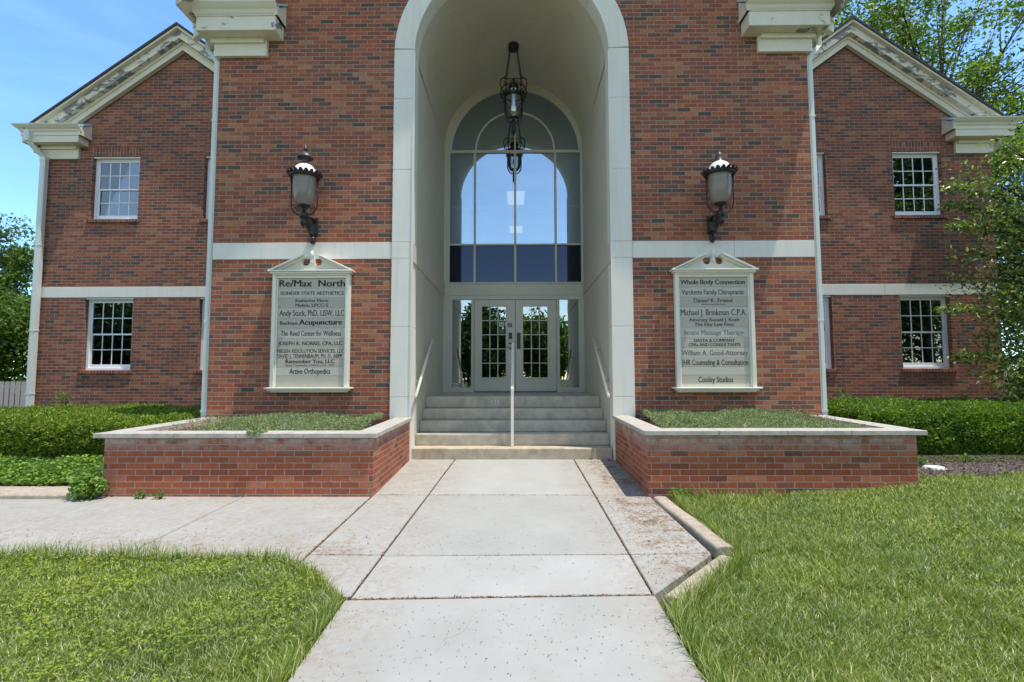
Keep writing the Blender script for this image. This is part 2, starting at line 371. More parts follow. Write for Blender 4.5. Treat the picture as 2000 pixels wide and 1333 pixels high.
m_grass = leaf_mat('grass_blades', [(0.075, 0.12, 0.018), (0.125, 0.19, 0.03), (0.185, 0.26, 0.05), (0.29, 0.36, 0.11), (0.68, 0.66, 0.46)], 0.35, 0.38, 0.5, 1.6, 0.5)
m_clover = leaf_mat('clover_leaves', [(0.14, 0.22, 0.03), (0.21, 0.29, 0.045), (0.29, 0.36, 0.07)], 0.35)
m_yew = leaf_mat('yew_leaves', [(0.065, 0.12, 0.015), (0.12, 0.20, 0.024), (0.20, 0.29, 0.035), (0.28, 0.37, 0.05)], 0.25, 0.5, 0.3)
m_yewd = leaf_mat('boxwood_leaves', [(0.045, 0.10, 0.014), (0.09, 0.18, 0.022), (0.15, 0.26, 0.035), (0.22, 0.32, 0.06)], 0.25, 0.45, 0.5)
m_cover = leaf_mat('ground_cover_leaves', [(0.05, 0.12, 0.02), (0.08, 0.18, 0.03), (0.13, 0.24, 0.045), (0.2, 0.3, 0.07)], 0.25, 0.4)
m_junip = leaf_mat('juniper_sprigs', [(0.10, 0.15, 0.07), (0.16, 0.23, 0.10), (0.24, 0.31, 0.16), (0.38, 0.38, 0.26)], 0.2, 0.6, 0.5, 3.0)
m_tree = leaf_mat('tree_leaves', [(0.03, 0.07, 0.014), (0.06, 0.12, 0.022), (0.11, 0.18, 0.032), (0.20, 0.28, 0.05)], 0.45, 0.45, 0.7, 0.5)
m_treem = leaf_mat('mid_tree_leaves', [(0.03, 0.07, 0.012), (0.055, 0.11, 0.02), (0.09, 0.16, 0.028), (0.14, 0.21, 0.04)], 0.35, 0.45, 0.6, 0.8)
m_treed = leaf_mat('dark_tree_leaves', [(0.02, 0.055, 0.012), (0.035, 0.08, 0.018), (0.06, 0.115, 0.025)], 0.35, 0.45, 0.8, 0.6)
m_crab = leaf_mat('crabapple_leaves', [(0.07, 0.11, 0.035), (0.11, 0.17, 0.05), (0.18, 0.25, 0.08), (0.36, 0.42, 0.18)], 0.3, 0.28, 0.5, 1.5, 0.5)
m_weed = leaf_mat('weed_leaves', [(0.12, 0.2, 0.04), (0.2, 0.3, 0.08), (0.3, 0.36, 0.16), (0.34, 0.12, 0.04)], 0.3)
m_bark = stone_mat('bark', (0.07, 0.055, 0.045), 0.5, bump=0.8)
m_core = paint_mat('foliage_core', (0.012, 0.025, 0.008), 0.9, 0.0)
def ground_mat():
    t = NT('turf_ground'); p = t.pos()
    n = t.noise(p, 3.0, 5, 0.7); n2 = t.noise(p, 40, 4, 0.7)
    c = t.mix(n, (0.035, 0.06, 0.015), (0.075, 0.10, 0.03)); c = t.mix(t.math('MULTIPLY', n2, 0.4), c, (0.10, 0.085, 0.04))
    return t.done(t.bsdf(c, 0.9, 0.1, normal=t.bump(n2, 0.6, 0.02)))
m_ground = ground_mat()
def mulch_mat():
    t = NT('bark_mulch'); p = t.pos()
    v = t.n('ShaderNodeTexVoronoi'); t.set(v.inputs['Vector'], t.vscale(p, 1.0, 0.6, 1.0)); v.inputs['Scale'].default_value = 45
    c = t.ramp(t.noise(p, 60, 4, 0.8), [(0.3, (0.05, 0.038, 0.034)), (0.5, (0.13, 0.10, 0.09)), (0.65, (0.32, 0.27, 0.245))])
    return t.done(t.bsdf(c, 0.9, 0.15, normal=t.bump(v.outputs[0], 0.9, 0.02)))
m_mulch = mulch_mat()
def glass_mat(name, refl, tint, rough=0.0, back=None, gcol=(0.86, 0.94, 1.0)):
    t = NT(name)
    lw = t.n('ShaderNodeFresnel'); lw.inputs[0].default_value = 1.5
    f = t.math('ADD', t.math('MULTIPLY', lw.outputs[0], 1.0-refl), refl, clamp=True)
    gl = t.n('ShaderNodeBsdfGlossy'); gl.inputs['Color'].default_value = (*gcol, 1); gl.inputs['Roughness'].default_value = rough
    if back is None:
        o = t.n('ShaderNodeBsdfTransparent'); o.inputs[0].default_value = (*tint, 1); o = o.outputs[0]
    else: o = t.bsdf(back, 0.9, 0.0)
    mx = t.n('ShaderNodeMixShader'); t.set(mx.inputs[0], f); t.t.links.new(o, mx.inputs[1]); t.t.links.new(gl.outputs[0], mx.inputs[2])
    return t.done(mx.outputs[0])
m_glass = glass_mat('screen_glass', 0.50, (0.75, 0.78, 0.76), gcol=(0.58, 0.75, 0.93))
m_glassd = glass_mat('door_glass', 0.36, (0.55, 0.6, 0.6))
m_glassw = glass_mat('window_glass', 0.13, (0.5, 0.54, 0.6))
m_spandrel = glass_mat('spandrel_glass', 0.04, (0, 0, 0), back=(0.003, 0.003, 0.004), gcol=(0.42, 0.55, 0.85))
def frost_mat():
    t = NT('lantern_glass'); p = t.pos()
    d = t.bsdf((0.30, 0.275, 0.235), 0.12, 0.5)
    tr = t.n('ShaderNodeBsdfTransparent'); tr.inputs[0].default_value = (0.85, 0.83, 0.78, 1)
    mx = t.n('ShaderNodeMixShader'); mx.inputs[0].default_value = 0.35; t.t.links.new(d, mx.inputs[1]); t.t.links.new(tr.outputs[0], mx.inputs[2])
    return t.done(mx.outputs[0])
m_frost = frost_mat()
m_clear = glass_mat('clear_lantern_glass', 0.16, (0.85, 0.85, 0.82))
m_opal = paint_mat('opal_glass', (0.85, 0.84, 0.82), 0.15, 0.0)
m_bulb = paint_mat('bulb_white', (0.8, 0.8, 0.78), 0.2, 0.0)
def emit_mat(name, col, s):
    t = NT(name); e = t.n('ShaderNodeEmission'); e.inputs[0].default_value = (*col, 1); e.inputs[1].default_value = s; return t.done(e.outputs[0])
m_lampon = emit_mat('lit_fixture', (1.0, 0.93, 0.82), 0.55)
m_exit = emit_mat('lit_red_sign', (1.0, 0.08, 0.05), 0.5)
m_asphalt = stone_mat('asphalt', (0.06, 0.06, 0.06), 0.4)
m_curtain = paint_mat('curtain', (0.30, 0.30, 0.30), 0.9, 0.1)
m_green = paint_mat('green_sticker', (0.03, 0.14, 0.11), 0.4, 0.1)
m_gplate = paint_mat('grey_plate', (0.16, 0.16, 0.17), 0.4, 0.1)
m_stk = paint_mat('sticker_white', (0.7, 0.7, 0.7), 0.4, 0.0)

# ------------------------------------------------------------------ ground function
def WZ(y): return 0.024*min(y, 0.0)
def lawnz(x, y):
    """right and left lawn height (numpy friendly)"""
    x = np.asarray(x, float); y = np.asarray(y, float)
    b = 0.024*np.clip(y, -60, 0) - 0.012
    return b + np.clip((x-1.9)*0.05, 0, 0.14)*np.clip((y+5.6)/2.0, 0, 1)

# ------------------------------------------------------------------ setting
GX = []
m = MB()
def gz(x, y):
    z = float(lawnz(x, y)) - 0.01
    return z
xs = [-300, -60, -20, -12, -8, -6, -5.2, -4.6, -4, -3, -2, -1.3, -1, 0, 1, 1.3, 1.6, 1.9, 2.4, 3, 3.6, 4.2, 4.7, 5.5, 7, 10, 14, 25, 80, 300]
ys = [-300, -80, -40, -20, -12, -9, -7, -6, -5, -4.3, -3.6, -3, -2.4, -2, -1.5, -1, -0.5, 0, 1, 3, 6, 12, 30, 100, 300]
V = []; F = []
for y in ys:
    for x in xs:
        z = gz(x, y) - (0.05 if (-14 < x < 1.8 and -9 < y < 0.5) else 0.0)
        V.append((x, y, z))
nx = len(xs)
for j in range(len(ys)-1):
    for i in range(nx-1): F.append((j*nx+i, j*nx+i+1, (j+1)*nx+i+1, (j+1)*nx+i))
m.add(V, F, True); tag(m.build('ground', m_ground), kind='structure')

# walk: slabs with real joints over a dark bed
walk = MB()
G = 0.007
def slab(pts, top=0.0):
    # shrink about each edge by moving to centroid slightly (joint gap)
    n = len(pts); cx = sum(p[0] for p in pts)/n; cy = sum(p[1] for p in pts)/n
    q = []
    for (x, y) in pts:
        q.append((x - math.copysign(min(G, abs(x-cx)), x-cx), y - math.copysign(min(G, abs(y-cy)), y-cy)))
    walk.pxy(q, lambda x, y: WZ(y)-0.12, lambda x, y: WZ(y)+top)
def jl(y): return -0.85 + 0.0216*y*1.0*(1 if True else 0)   # left longitudinal joint drifts outwards
JR = 0.915
yA, yB, yC = -1.965, -3.69, -4.37
slab([(-1.53, 0.12), (jl(0), 0.12), (jl(yA), yA), (-1.49, yA)])
slab([(jl(0), 0.12), (JR, 0.12), (JR, yA), (jl(yA), yA)])
slab([(JR, 0.12), (1.53, 0.12), (1.50, yA), (JR, yA)])
slab([(-1.49, yA), (jl(yA), yA), (jl(yB), yB), (-1.49, yB)])
slab([(jl(yA), yA), (JR, yA), (JR, yB+0.02), (jl(yB), yB-0.02)])
slab([(JR, yA), (1.50, yA), (1.54, -3.64), (JR, yB+0.02)])
slab([(-1.49, yB), (jl(yB), yB), (jl(yC), yC), (-0.99, yC), (-1.10, -4.25), (-1.30, -4.0), (-1.49, -3.83)])
slab([(jl(yB), yB-0.02), (JR, yB+0.02), (JR, -4.33), (jl(yC), -4.40)])
slab([(JR, yB+0.02), (1.54, -3.64), (1.48, -3.72), (0.955, -4.29), (JR, -4.33)])
slab([(-0.975, -4.41), (0.93, -4.335), (0.93, -6.05), (-0.96, -6.05)])
slab([(-0.96, -6.05), (0.93, -6.05), (0.93, -7.9), (-0.96, -7.9)])
slab([(-0.96, -7.9), (0.93, -7.9), (0.93, -9.8), (-0.96, -9.8)])
xj = [-1.49, -2.87, -4.29, -5.71, -7.13, -8.55, -9.97, -11.4, -13.0]
for a, b in zip(xj[:-1], xj[1:]): slab([(b, -2.0), (a, -2.0), (a, -3.76 if a < -1.5 else -3.80), (b, -3.76)])
wk = tag(walk.build('walk', m_walk, bevel=0.006), kind='structure')
bed = MB(); bed.pxy([(-13, -1.9), (-1.5, -1.9), (-1.5, 0.1), (1.5, 0.1), (1.5, -3.6), (0.9, -4.3), (0.9, -9.8), (-0.93, -9.8), (-0.93, -4.4), (-1.45, -3.75), (-13, -3.72)],
     lambda x, y: WZ(y)-0.16, lambda x, y: WZ(y)-0.012)
tag(bed.build('joint_bed', m_soil), kind='structure')
# parking lot behind the camera, only seen in reflections
pk = MB(); pk.pxy([(-60, -14), (60, -14), (60, -24), (-60, -24)], -0.42, -0.30); tag(pk.build('road', m_asphalt), kind='structure')

# kerbs
def kerb(path, wdt, h, label, cat):
    mb = MB()
    P = [Vector((p[0], p[1], 0)) for p in path]
    prof = [(-0.5, -0.1), (-0.5, h*0.45), (-0.42, h*0.8), (-0.22, h), (0.1, h*1.02), (0.38, h*0.9), (0.5, h*0.6), (0.5, -0.1)]
    rows = []
    for i, p in enumerate(P):
        a = (P[i]-P[i-1]).normalized() if i > 0 else (P[1]-P[0]).normalized()
        b = (P[i+1]-P[i]).normalized() if i < len(P)-1 else a
        na = Vector((a.y, -a.x, 0)); nb = Vector((b.y, -b.x, 0)); nn = (na+nb).normalized(); k = 1/max(0.4, nn.dot(na))
        rows.append([p + nn*k*u*wdt + Vector((0, 0, WZ(p.y)+z)) for (u, z) in prof])
    n = len(prof); vs = [v for r in rows for v in r]; fs = []
    for i in range(len(rows)-1):
        for k in range(n-1): fs.append((i*n+k, i*n+k+1, (i+1)*n+k+1, (i+1)*n+k))
    fs.append(tuple(range(n))); fs.append(tuple((len(rows)-1)*n+n-1-k for k in range(n)))
    mb.add(vs, fs, False)
    return tag(mb.build('kerb', m_curb, bevel=0.008, seg=2), label, cat)
def lerp(a, b, t): return (a[0]+(b[0]-a[0])*t, a[1]+(b[1]-a[1])*t)
def wob(a, b, n, s=0.010):
    return [tuple(c + (random.uniform(-s, s) if 0 < k < n else 0) for c in lerp(a, b, k/n)) for k in range(n+1)]
kerb(wob((1.66, -3.60), (1.57, -2.14), 6), 0.14, 0.034, 'rounded speckled concrete kerb running from the right planter along the walk', 'kerb')
kerb(wob((1.02, -4.43), (1.61, -3.78), 5), 0.14, 0.028, 'slanting concrete kerb at the corner between the walk and the right lawn', 'kerb')
kerb(wob((-4.55, -1.97), (-13, -1.97), 18), 0.36, 0.07, 'low concrete kerb edging the ground cover bed left of the planter', 'kerb')

# ------------------------------------------------------------------ building
bld = thing('office_building', 'two-storey red brick office building with a gabled tower, tall entrance arch and two wings', 'building', (0, 3.2, 0))
XT, XS, XI = 4.55, 1.815, 1.5            # tower half width, surround outer, opening
ZC = 6.25                                 # arch centre
YW = 3.236; XW = 10.3; XAP = 7.3
SL = 0.72
def arc(r, cx, cz, a0, a1, n): return [(cx + r*math.cos(R(a0+(a1-a0)*k/n)), cz + r*math.sin(R(a0+(a1-a0)*k/n))) for k in range(n+1)]
ZTE = 6.60; ZTR = ZTE + SL*XT
mb = MB()
outl = [(-XT, -0.25), (-XS, -0.25)] + list(reversed(arc(XS, 0, ZC, 0, 180, 32))) + [(XS, -0.25), (XT, -0.25), (XT, ZTE), (0, ZTR), (-XT, ZTE)]
mb.pxz(outl, 0.0, 0.3)
mb.build('tower_wall', m_brick, bld)
for s in (-1, 1):
    mb = MB(); mb.box(s*XT, s*(XT-0.3), 0.3, 9.0, -0.25, ZTE); mb.build('tower_side_wall', m_brick, bld)
# wing walls, with window openings
WIN = [(8.21, 9.26), (5.71, 6.77)]
WZ1 = (1.37, 2.93); WZ2 = (4.66, 6.07)
for s in (-1, 1):
    mb = MB()
    cols = [4.55, 5.71, 6.77, 8.21, 9.26, XW]
    for k in range(5):
        a, b = cols[k], cols[k+1]
        top = lambda x: 8.42 - SL*abs(x-XAP)
        isw = k in (1, 3)
        segs = [(-0.25, WZ1[0]), (WZ1[1], WZ2[0])] if isw else [(-0.25, 6.07)]
        for z0, z1 in segs: mb.box(s*a, s*b, YW, YW+0.3, z0, z1)
        pts = [(s*a, 6.07), (s*b, 6.07), (s*b, max(6.07, top(b)))]
        if a < XAP < b: pts.append((s*XAP, 8.42))
        pts.append((s*a, max(6.07, top(a)+0.0)))
        if pts[2][1] <= 6.0701: pts.pop(2)
        mb.pxz(pts, YW, YW+0.3)
    mb.build('wing_wall', m_brickw, bld)
    mb = MB(); mb.box(s*XW, s*(XW-0.3), YW+0.3, 13.0, -0.25, 6.2); mb.build('wing_side_wall', m_brickw, bld)
# stone bands
mb = MB()
def band(mb, x0, x1, y, z0, z1, joints):
    xs_ = [x0]+joints+[x1]
    for a, b in zip(xs_[:-1], xs_[1:]): mb.box(a+0.0015, b-0.0015, y, y+0.06, z0, z1)
for s in (-1, 1):
    mb = MB(); a, b = sorted((s*XT, s*(XS+0.001)))
    band(mb, a, b, -0.004, 3.011, 3.262, [s*3.0+0.35] if s > 0 else [])
    mb.build('stone_band', m_stone, bld, bevel=0.003)
    mb = MB(); a, b = sorted((s*XW, s*XT))
    band(mb, a, b, YW-0.004, 2.94, 3.17, sorted([s*7.9, s*9.2, s*6.4]))
    mb.build('stone_band', m_stone, bld, bevel=0.003)
# arch surround: jamb stones and arch ring
mb = MB()
zj = [-0.05, 0.93, 1.975, 3.011, 3.262, 4.385, 5.505, ZC+0.05]
for s in (-1, 1):
    for a, b in zip(zj[:-1], zj[1:]): mb.box(s*XI, s*(XS-0.001), -0.02, 0.29, a+0.0015, b-0.0015)
rg = [2, 36, 72, 90-18+36-0, 144, 178]
rg = [2.0, 37.2, 72.4, 107.6, 142.8, 178.0]
for a0, a1 in zip(rg[:-1], rg[1:]):
    A = arc(XS-0.001, 0, ZC, a0+0.06, a1-0.06, 14); B = arc(XI, 0, ZC, a0+0.06, a1-0.06, 14)
    mb.pxz(A+list(reversed(B)), -0.02, 0.29)
mb.build('arch_surround', m_stone, bld, bevel=0.004)
for s in (-1, 1):                                                                   # thin arris bead
    mb = MB(); mb.box(s*(XI-0.012), s*(XI+0.02), -0.032, -0.0205, 0.62, ZC); mb.build('arris_bead', m_stone, bld)
# vestibule: side walls, projecting band, barrel vault
XV = XI
for s in (-1, 1):
    mb = MB()
    mb.box(s*XV, s*(XV+0.3), 0.29, YW+0.1, -0.1, 6.205)
    mb.build('vestibule_wall', m_plaster, bld)
    mb = MB(); mb.add([(s*(XV-0.022), 0.0, 2.955), (s*(XV-0.022), YW, 2.955), (s*(XV-0.022), YW, 3.225), (s*(XV-0.022), 0.0, 3.225),
                       (s*(XV+0.01), 0.0, 2.945), (s*(XV+0.01), YW, 2.945), (s*(XV+0.01), YW, 3.24), (s*(XV+0.01), 0.0, 3.24)],
                      [(0,1,2,3), (4,5,1,0), (3,2,6,7), (0,3,7,4), (1,5,6,2), (4,7,6,5)])
    mb.build('vestibule_band', m_plaster, bld)
mb = MB(); N = 40
vs = []
for (y, cz, r) in ((0.285, ZC, XV+0.0), (YW, 6.20, XV)):
    for k in range(N+1):
        a = math.pi*k/N; vs.append((r*math.cos(a), y, cz + r*math.sin(a)))
n1 = len(vs)
for (y, cz, r) in ((0.285, ZC, XV+0.12), (YW, 6.20, XV+0.12)):
    for k in range(N+1):
        a = math.pi*k/N; vs.append((r*math.cos(a), y, cz + r*math.sin(a)))
fs = [(k, k+1, N+1+k+1, N+1+k) for k in range(N)]; mb.add(vs[:n1], fs, True)
fs = [(k, N+1+k, N+1+k+1, k+1) for k in range(N)]; mb.add(vs[n1:], fs, False); o = mb.build('barrel_vault', m_plaster, bld)

# roofs
def gable_roof(name, xc, half, ze, y0, y1, sl, th=0.05, left=None, right=None):
    mb = MB(); zr = ze + sl*half
    L = left if left is not None else -half; Rr = right if right is not None else half
    f = lambda x: zr - sl*abs(x)
    pts = [(xc+L, f(L)), (xc, zr), (xc+Rr, f(Rr)), (xc+Rr, f(Rr)+th), (xc, zr+th*1.2), (xc+L, f(L)+th)]
    # shingle courses along the front edge make a slightly stepped outline
    mb.pxz(pts, y0, y1)
    return mb.build(name, m_shingle, bld)
gable_roof('tower_roof', 0, 4.92, 6.92, -0.63, 14.0, SL)
for s in (-1, 1):
    gable_roof('wing_roof', s*XAP, 3.2, 6.55, 2.89, 13.5, SL, left=-3.2 if s < 0 else -2.74, right=2.74 if s < 0 else 3.2)
# raking cornices: list of layers (drop of the board's upper edge, height, front y, back y)
def rake(name, xc, zr, x_in, x_out, s, layers, ywall, mats, ends=True):
    """zr: height of the roof's underside at the ridge; runs from |dx|=x_in to |dx|=x_out on side s"""
    for i, (d, h, yo, yb) in enumerate(layers):
        mb = MB()
        xa, xb = xc + s*x_in, xc + s*x_out
        za, zb = zr - SL*x_in - d, zr - SL*x_out - d
        pts = [(xa, za), (xb, zb), (xb, zb-h), (xa, za-h)]
        mb.pxz(pts, ywall-yo, ywall-yb)
        mb.build(name[i], mats[i], bld, bevel=0.003)
names = ['rake_crown', 'rake_fascia', 'rake_soffit', 'rake_frieze', 'rake_frieze']
LAY = [(-0.004, 0.055, 0.32, 0.0), (0.053, 0.175, 0.235, 0.0), (0.190, 0.02, 0.2345, 0.10), (0.205, 0.085, 0.125, 0.0), (0.288, 0.13, 0.10, 0.0)]
mats = [m_cream, m_peel, m_cream, m_cream, m_cream]
for s in (-1, 1):                       # wings
    zr = 6.55 + SL*3.2
    rake(names, s*XAP, zr, 0.0, 3.2, s, LAY, YW, mats)
    rake(names, s*XAP, zr, 0.0, 2.72, -s, LAY, YW, mats)
    rake(names, 0, 6.92+SL*4.92, 0.0, 4.92, s, [(-0.004, 0.06, 0.60, 0.0), (0.055, 0.19, 0.52, 0.0), (0.20, 0.02, 0.519, 0.10), (0.22, 0.09, 0.125, 0.0), (0.305, 0.16, 0.10, 0.0)], 0.0, mats)
# eave returns (cornice boxes) at the foot of each gable
def eave_return(xw, yw, s, xin, zb, zt, xbox_out, gx_in, gx_out, gzb, gzt, fr_in, zfr, ztop, mat2, side_len):
    yb = yw-0.27; yg = yw-0.40
    mb = MB()
    mb.box(s*xin, s*xbox_out, yb, yw, zb, zt)                       # soffit box
    mb.box(s*xw, s*xbox_out, yw, yw+side_len, zb, zt)               # runs back along the side eave
    mb.build('cornice_box', mat2, bld, bevel=0.004)
    mb = MB()                                                       # sloped little roof behind the gutter
    mb.add([(s*gx_in, yg+0.06, gzt-0.02), (s*(xw+0.05), yg+0.06, gzt-0.02), (s*(xw+0.05), yw, ztop), (s*gx_in, yw, ztop),
            (s*gx_in, yg+0.06, gzt-0.06), (s*(xw+0.05), yg+0.06, gzt-0.06), (s*(xw+0.05), yw, ztop-0.04), (s*gx_in, yw, ztop-0.04)],
           [(0,1,2,3), (4,7,6,5), (0,4,5,1), (1,5,6,2), (3,2,6,7), (0,3,7,4)])
    mb.build('flashing', m_metalroof, bld)
    mb = MB()                                                       # cheek under the flashing
    mb.prism([(yw-0.30, zt), (yw, zt), (yw, ztop-0.045), (yg+0.10, gzt-0.065)], lambda p: (s*(gx_in+0.02), p[0], p[1]), lambda p: (s*(gx_in+0.06), p[0], p[1]))
    mb.build('cheek', m_cream, bld)
    # gutter: ogee section swept along the front, then back along the side
    prof = [(0.0, gzb), (0.02, gzb), (0.035, gzb+0.02), (0.05, gzb+0.05), (0.085, gzb+0.075), (0.115, gzt-0.035), (0.13, gzt-0.02), (0.135, gzt), (0.125, gzt), (0.11, gzt-0.03), (0.0, gzt-0.03)]
    mb = MB(); n = len(prof)
    rows = [[(s*gx_in, yb-o_, z) for o_, z in prof], [(s*(xbox_out+o_), yb-o_, z) for o_, z in prof], [(s*(xbox_out+o_), yw+side_len, z) for o_, z in prof]]
    vs = [v for r in rows for v in r]; fs = []
    for i in range(2):
        for k in range(n): fs.append((i*n+k, i*n+(k+1) % n, (i+1)*n+(k+1) % n, (i+1)*n+k))
    fs.append(tuple(range(n)))
    mb.add(vs, fs); mb.build('gutter', m_gutter, bld)
    mb = MB(); mb.box(s*(gx_in+0.01), s*(xbox_out+0.02), yb-0.012, yw, zt, gzb+0.03); mb.box(s*xw, s*(xbox_out+0.015), yw, yw+side_len, zt, gzb+0.03)
    mb.build('gutter_board', m_cream, bld)
    mb = MB(); mb.box(s*fr_in, s*(xw+0.06), yw-0.06, yw, zfr, zb); mb.box(s*(fr_in+0.03), s*(xw+0.10), yw-0.10, yw, zb-0.075, zb)
    mb.box(s*xw, s*(xw+0.06), yw, yw+side_len, zfr, zb)
    mb.build('frieze_block', m_cream, bld, bevel=0.003)
for s in (-1, 1):
    eave_return(XT, 0.0, s, 3.56, 6.46, 6.68, 4.77, 3.51, 4.98, 6.70, 6.84, 3.79, 6.19, 7.07, m_peel2, 9.0)
    eave_return(XW, YW, s, 9.37, 6.28, 6.425, 10.60, 9.29, 10.9, 6.50, 6.64, 9.54, 6.0, 6.82, m_cream, 9.5)
# downspouts
def spout(pts, wx, wy, straps, name='downspout'):
    mb = MB(); P = [Vector(p) for p in pts]
    for a, b in zip(P[:-1], P[1:]):
        d = (b-a)
        if abs(d.x) < 1e-6 and abs(d.y) < 1e-6:
            mb.box(a.x-wx/2, a.x+wx/2, a.y-wy/2, a.y+wy/2, min(a.z, b.z), max(a.z, b.z))
            mb.box(a.x-wx/2+0.02, a.x+wx/2-0.02, a.y-wy/2-0.006, a.y-wy/2, min(a.z, b.z), max(a.z, b.z))
        else:
            hx, hy = wx/2, wy/2
            mb.add([tuple(a+Vector(o)) for o in ((-hx,-hy,0.02),(hx,-hy,0.02),(hx,hy,0.02),(-hx,hy,0.02))] + [tuple(b+Vector(o)) for o in ((-hx,-hy,-0.02),(hx,-hy,-0.02),(hx,hy,-0.02),(-hx,hy,-0.02))],
                   [(0,1,2,3),(7,6,5,4),(0,4,5,1),(1,5,6,2),(2,6,7,3),(3,7,4,0)])
    o = mb.build(name, m_downs, bld, bevel=0.012, seg=2)
    for z in straps:
        sm_ = MB(); p = P[-1]; sm_.box(p.x-wx/2-0.006, p.x+wx/2+0.006, p.y-wy/2-0.01, p.y+wy/2+0.004, z, z+0.03)
        sm_.build('strap', m_downs, o)
spout([(-10.43, 2.93, 6.52), (-10.43, 2.93, 6.28), (-10.235, 3.13, 6.02), (-10.235, 3.13, 0.42)], 0.12, 0.09, [5.93, 4.05, 2.2, 0.86])
spout([(10.47, 3.05, 6.52), (10.47, 3.05, 6.28), (10.37, 3.45, 5.98), (10.37, 3.45, 0.4)], 0.12, 0.09, [4.6, 2.2])
for s in (-1, 1):
    spout([(s*4.84, 0.18, 6.75), (s*4.84, 0.18, 6.40), (s*4.62, 0.08, 6.18), (s*4.62, 0.08, 0.5)], 0.085, 0.08, [5.2, 2.05, 0.7])

# windows
m_winint = m_interior
def window(x0, x1, z0, z1, s, upper):
    y = YW+0.10
    fr = MB(); fw_, fd = 0.055, 0.06
    fr.box(x0, x0+fw_, y, y+fd, z0, z1); fr.box(x1-fw_, x1, y, y+fd, z0, z1)
    fr.box(x0+fw_, x1-fw_, y, y+fd, z1-0.06, z1); fr.box(x0+fw_, x1-fw_, y, y+fd, z0, z0+0.05)
    fr.box(x0+0.002, x1-0.002, y-0.085, y, z1-0.028, z1-0.002)        # head flashing
    w_ = fr.build('window', m_white, bld, bevel=0.003)
    zm = (z0+z1)/2
    a, b = x0+fw_, x1-fw_
    for nm, za, zb, yy in (('upper_sash', zm-0.02, z1-0.06, y+0.012), ('lower_sash', z0+0.05, zm+0.02, y+0.03)):
        sh = MB(); q = 0.035; br = 0.075 if nm == 'lower_sash' else 0.035
        sh.box(a, a+q, yy, yy+0.03, za, zb); sh.box(b-q, b, yy, yy+0.03, za, zb)
        sh.box(a+q, b-q, yy, yy+0.03, za, za+br); sh.box(a+q, b-q, yy, yy+0.03, zb-q, zb)
        ia, ib, ja, jb = a+q, b-q, za+br, zb-q
        for k in range(1, 4): xm = ia+(ib-ia)*k/4; sh.box(xm-0.009, xm+0.009, yy+0.006, yy+0.022, ja, jb)
        zz = (ja+jb)/2; sh.box(ia, ib, yy+0.004, yy+0.024, zz-0.009, zz+0.009)
        sh.build(nm, m_white, w_, bevel=0.002)
        g = MB(); g.box(ia-0.005, ib+0.005, yy+0.012, yy+0.016, ja-0.005, jb+0.005); g.build('pane', m_glassw, w_)
    sl_ = MB(); k = 0.06 if not upper else 0.04
    sl_.box(x0-0.05, x1+0.05, YW-0.035, YW+0.12, z0-0.075, z0-0.004); sl_.build('sill', m_soldier, w_, bevel=0.004)
    if upper:
        l = MB(); l.box(x0-0.02, x1+0.02, YW-0.006, YW+0.1, z1+0.0, z1+0.205); l.build('lintel', m_soldier, w_)
    # a shallow dark room behind with a curtain at one side
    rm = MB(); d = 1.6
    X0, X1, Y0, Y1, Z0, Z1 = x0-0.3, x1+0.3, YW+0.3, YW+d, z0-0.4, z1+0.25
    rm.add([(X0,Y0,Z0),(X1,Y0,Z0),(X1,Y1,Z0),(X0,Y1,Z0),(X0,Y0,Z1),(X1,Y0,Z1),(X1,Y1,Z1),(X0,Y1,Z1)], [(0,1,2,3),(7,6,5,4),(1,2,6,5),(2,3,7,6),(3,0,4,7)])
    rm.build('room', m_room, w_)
    cu = MB(); cx = x0+0.05 if s < 0 else x1-0.05
    vs = []; fs = []; nk = 16
    for i in range(nk+1):
        xx = (x0+0.05+0.17*i/nk) if s > 0 else (x1-0.05-0.17*i/nk)
        for z in (z0+0.02, z1-0.05): vs.append((xx, YW+0.24+0.012*math.sin(i*1.6), z))
    for i in range(nk): fs.append((2*i, 2*i+2, 2*i+3, 2*i+1))
    cu.add(vs, fs, True); cu.build('curtain', m_curtain, w_)
for s in (-1, 1):
    for (a, b) in WIN:
        x0, x1 = sorted((s*a, s*b))
        window(x0, x1, WZ1[0], WZ1[1], s, False); window(x0, x1, WZ2[0], WZ2[1], s, True)

# entrance screen in the vestibule's back plane
CX = 0.04; YD = YW; ZL = 0.885
scr = MB(); FD = 0.10
def mem(mb, x0, x1, z0, z1, dy=0.0, d=FD): mb.box(CX+x0, CX+x1, YD-0.02+dy, YD-0.02+dy+d, z0, z1)
mem(scr, -1.47, -1.415, ZL, 6.12); mem(scr, 1.415, 1.47, ZL, 6.12)
mem(scr, -1.415, -1.352, ZL, 2.86, 0.008, 0.08); mem(scr, 1.352, 1.415, ZL, 2.86, 0.008, 0.08)      # sidelight stiles
mem(scr, -0.885, -0.876, ZL, 2.90, 0.003); mem(scr, 0.876, 0.885, ZL, 2.90, 0.003)
mem(scr, -0.944, -0.886, ZL, 2.86, 0.008, 0.08); mem(scr, 0.886, 0.944, ZL, 2.86, 0.008, 0.08)
for s in (-1, 1):
    a, b = sorted((s*0.944, s*1.352)); mem(scr, a, b, ZL, 0.985, 0.008, 0.08)
mem(scr, -1.4148, 1.4148, 2.862, 2.955, 0.005)
mem(scr, -1.4148, 1.4148, 2.957, 3.20, 0.0)
mem(scr, -1.4148, 1.4148, 3.202, 3.238, -0.012)
mem(scr, -1.415, 1.415, 4.042, 4.078, 0.003); mem(scr, -1.415, 1.415, 6.095, 6.15, 0.003)
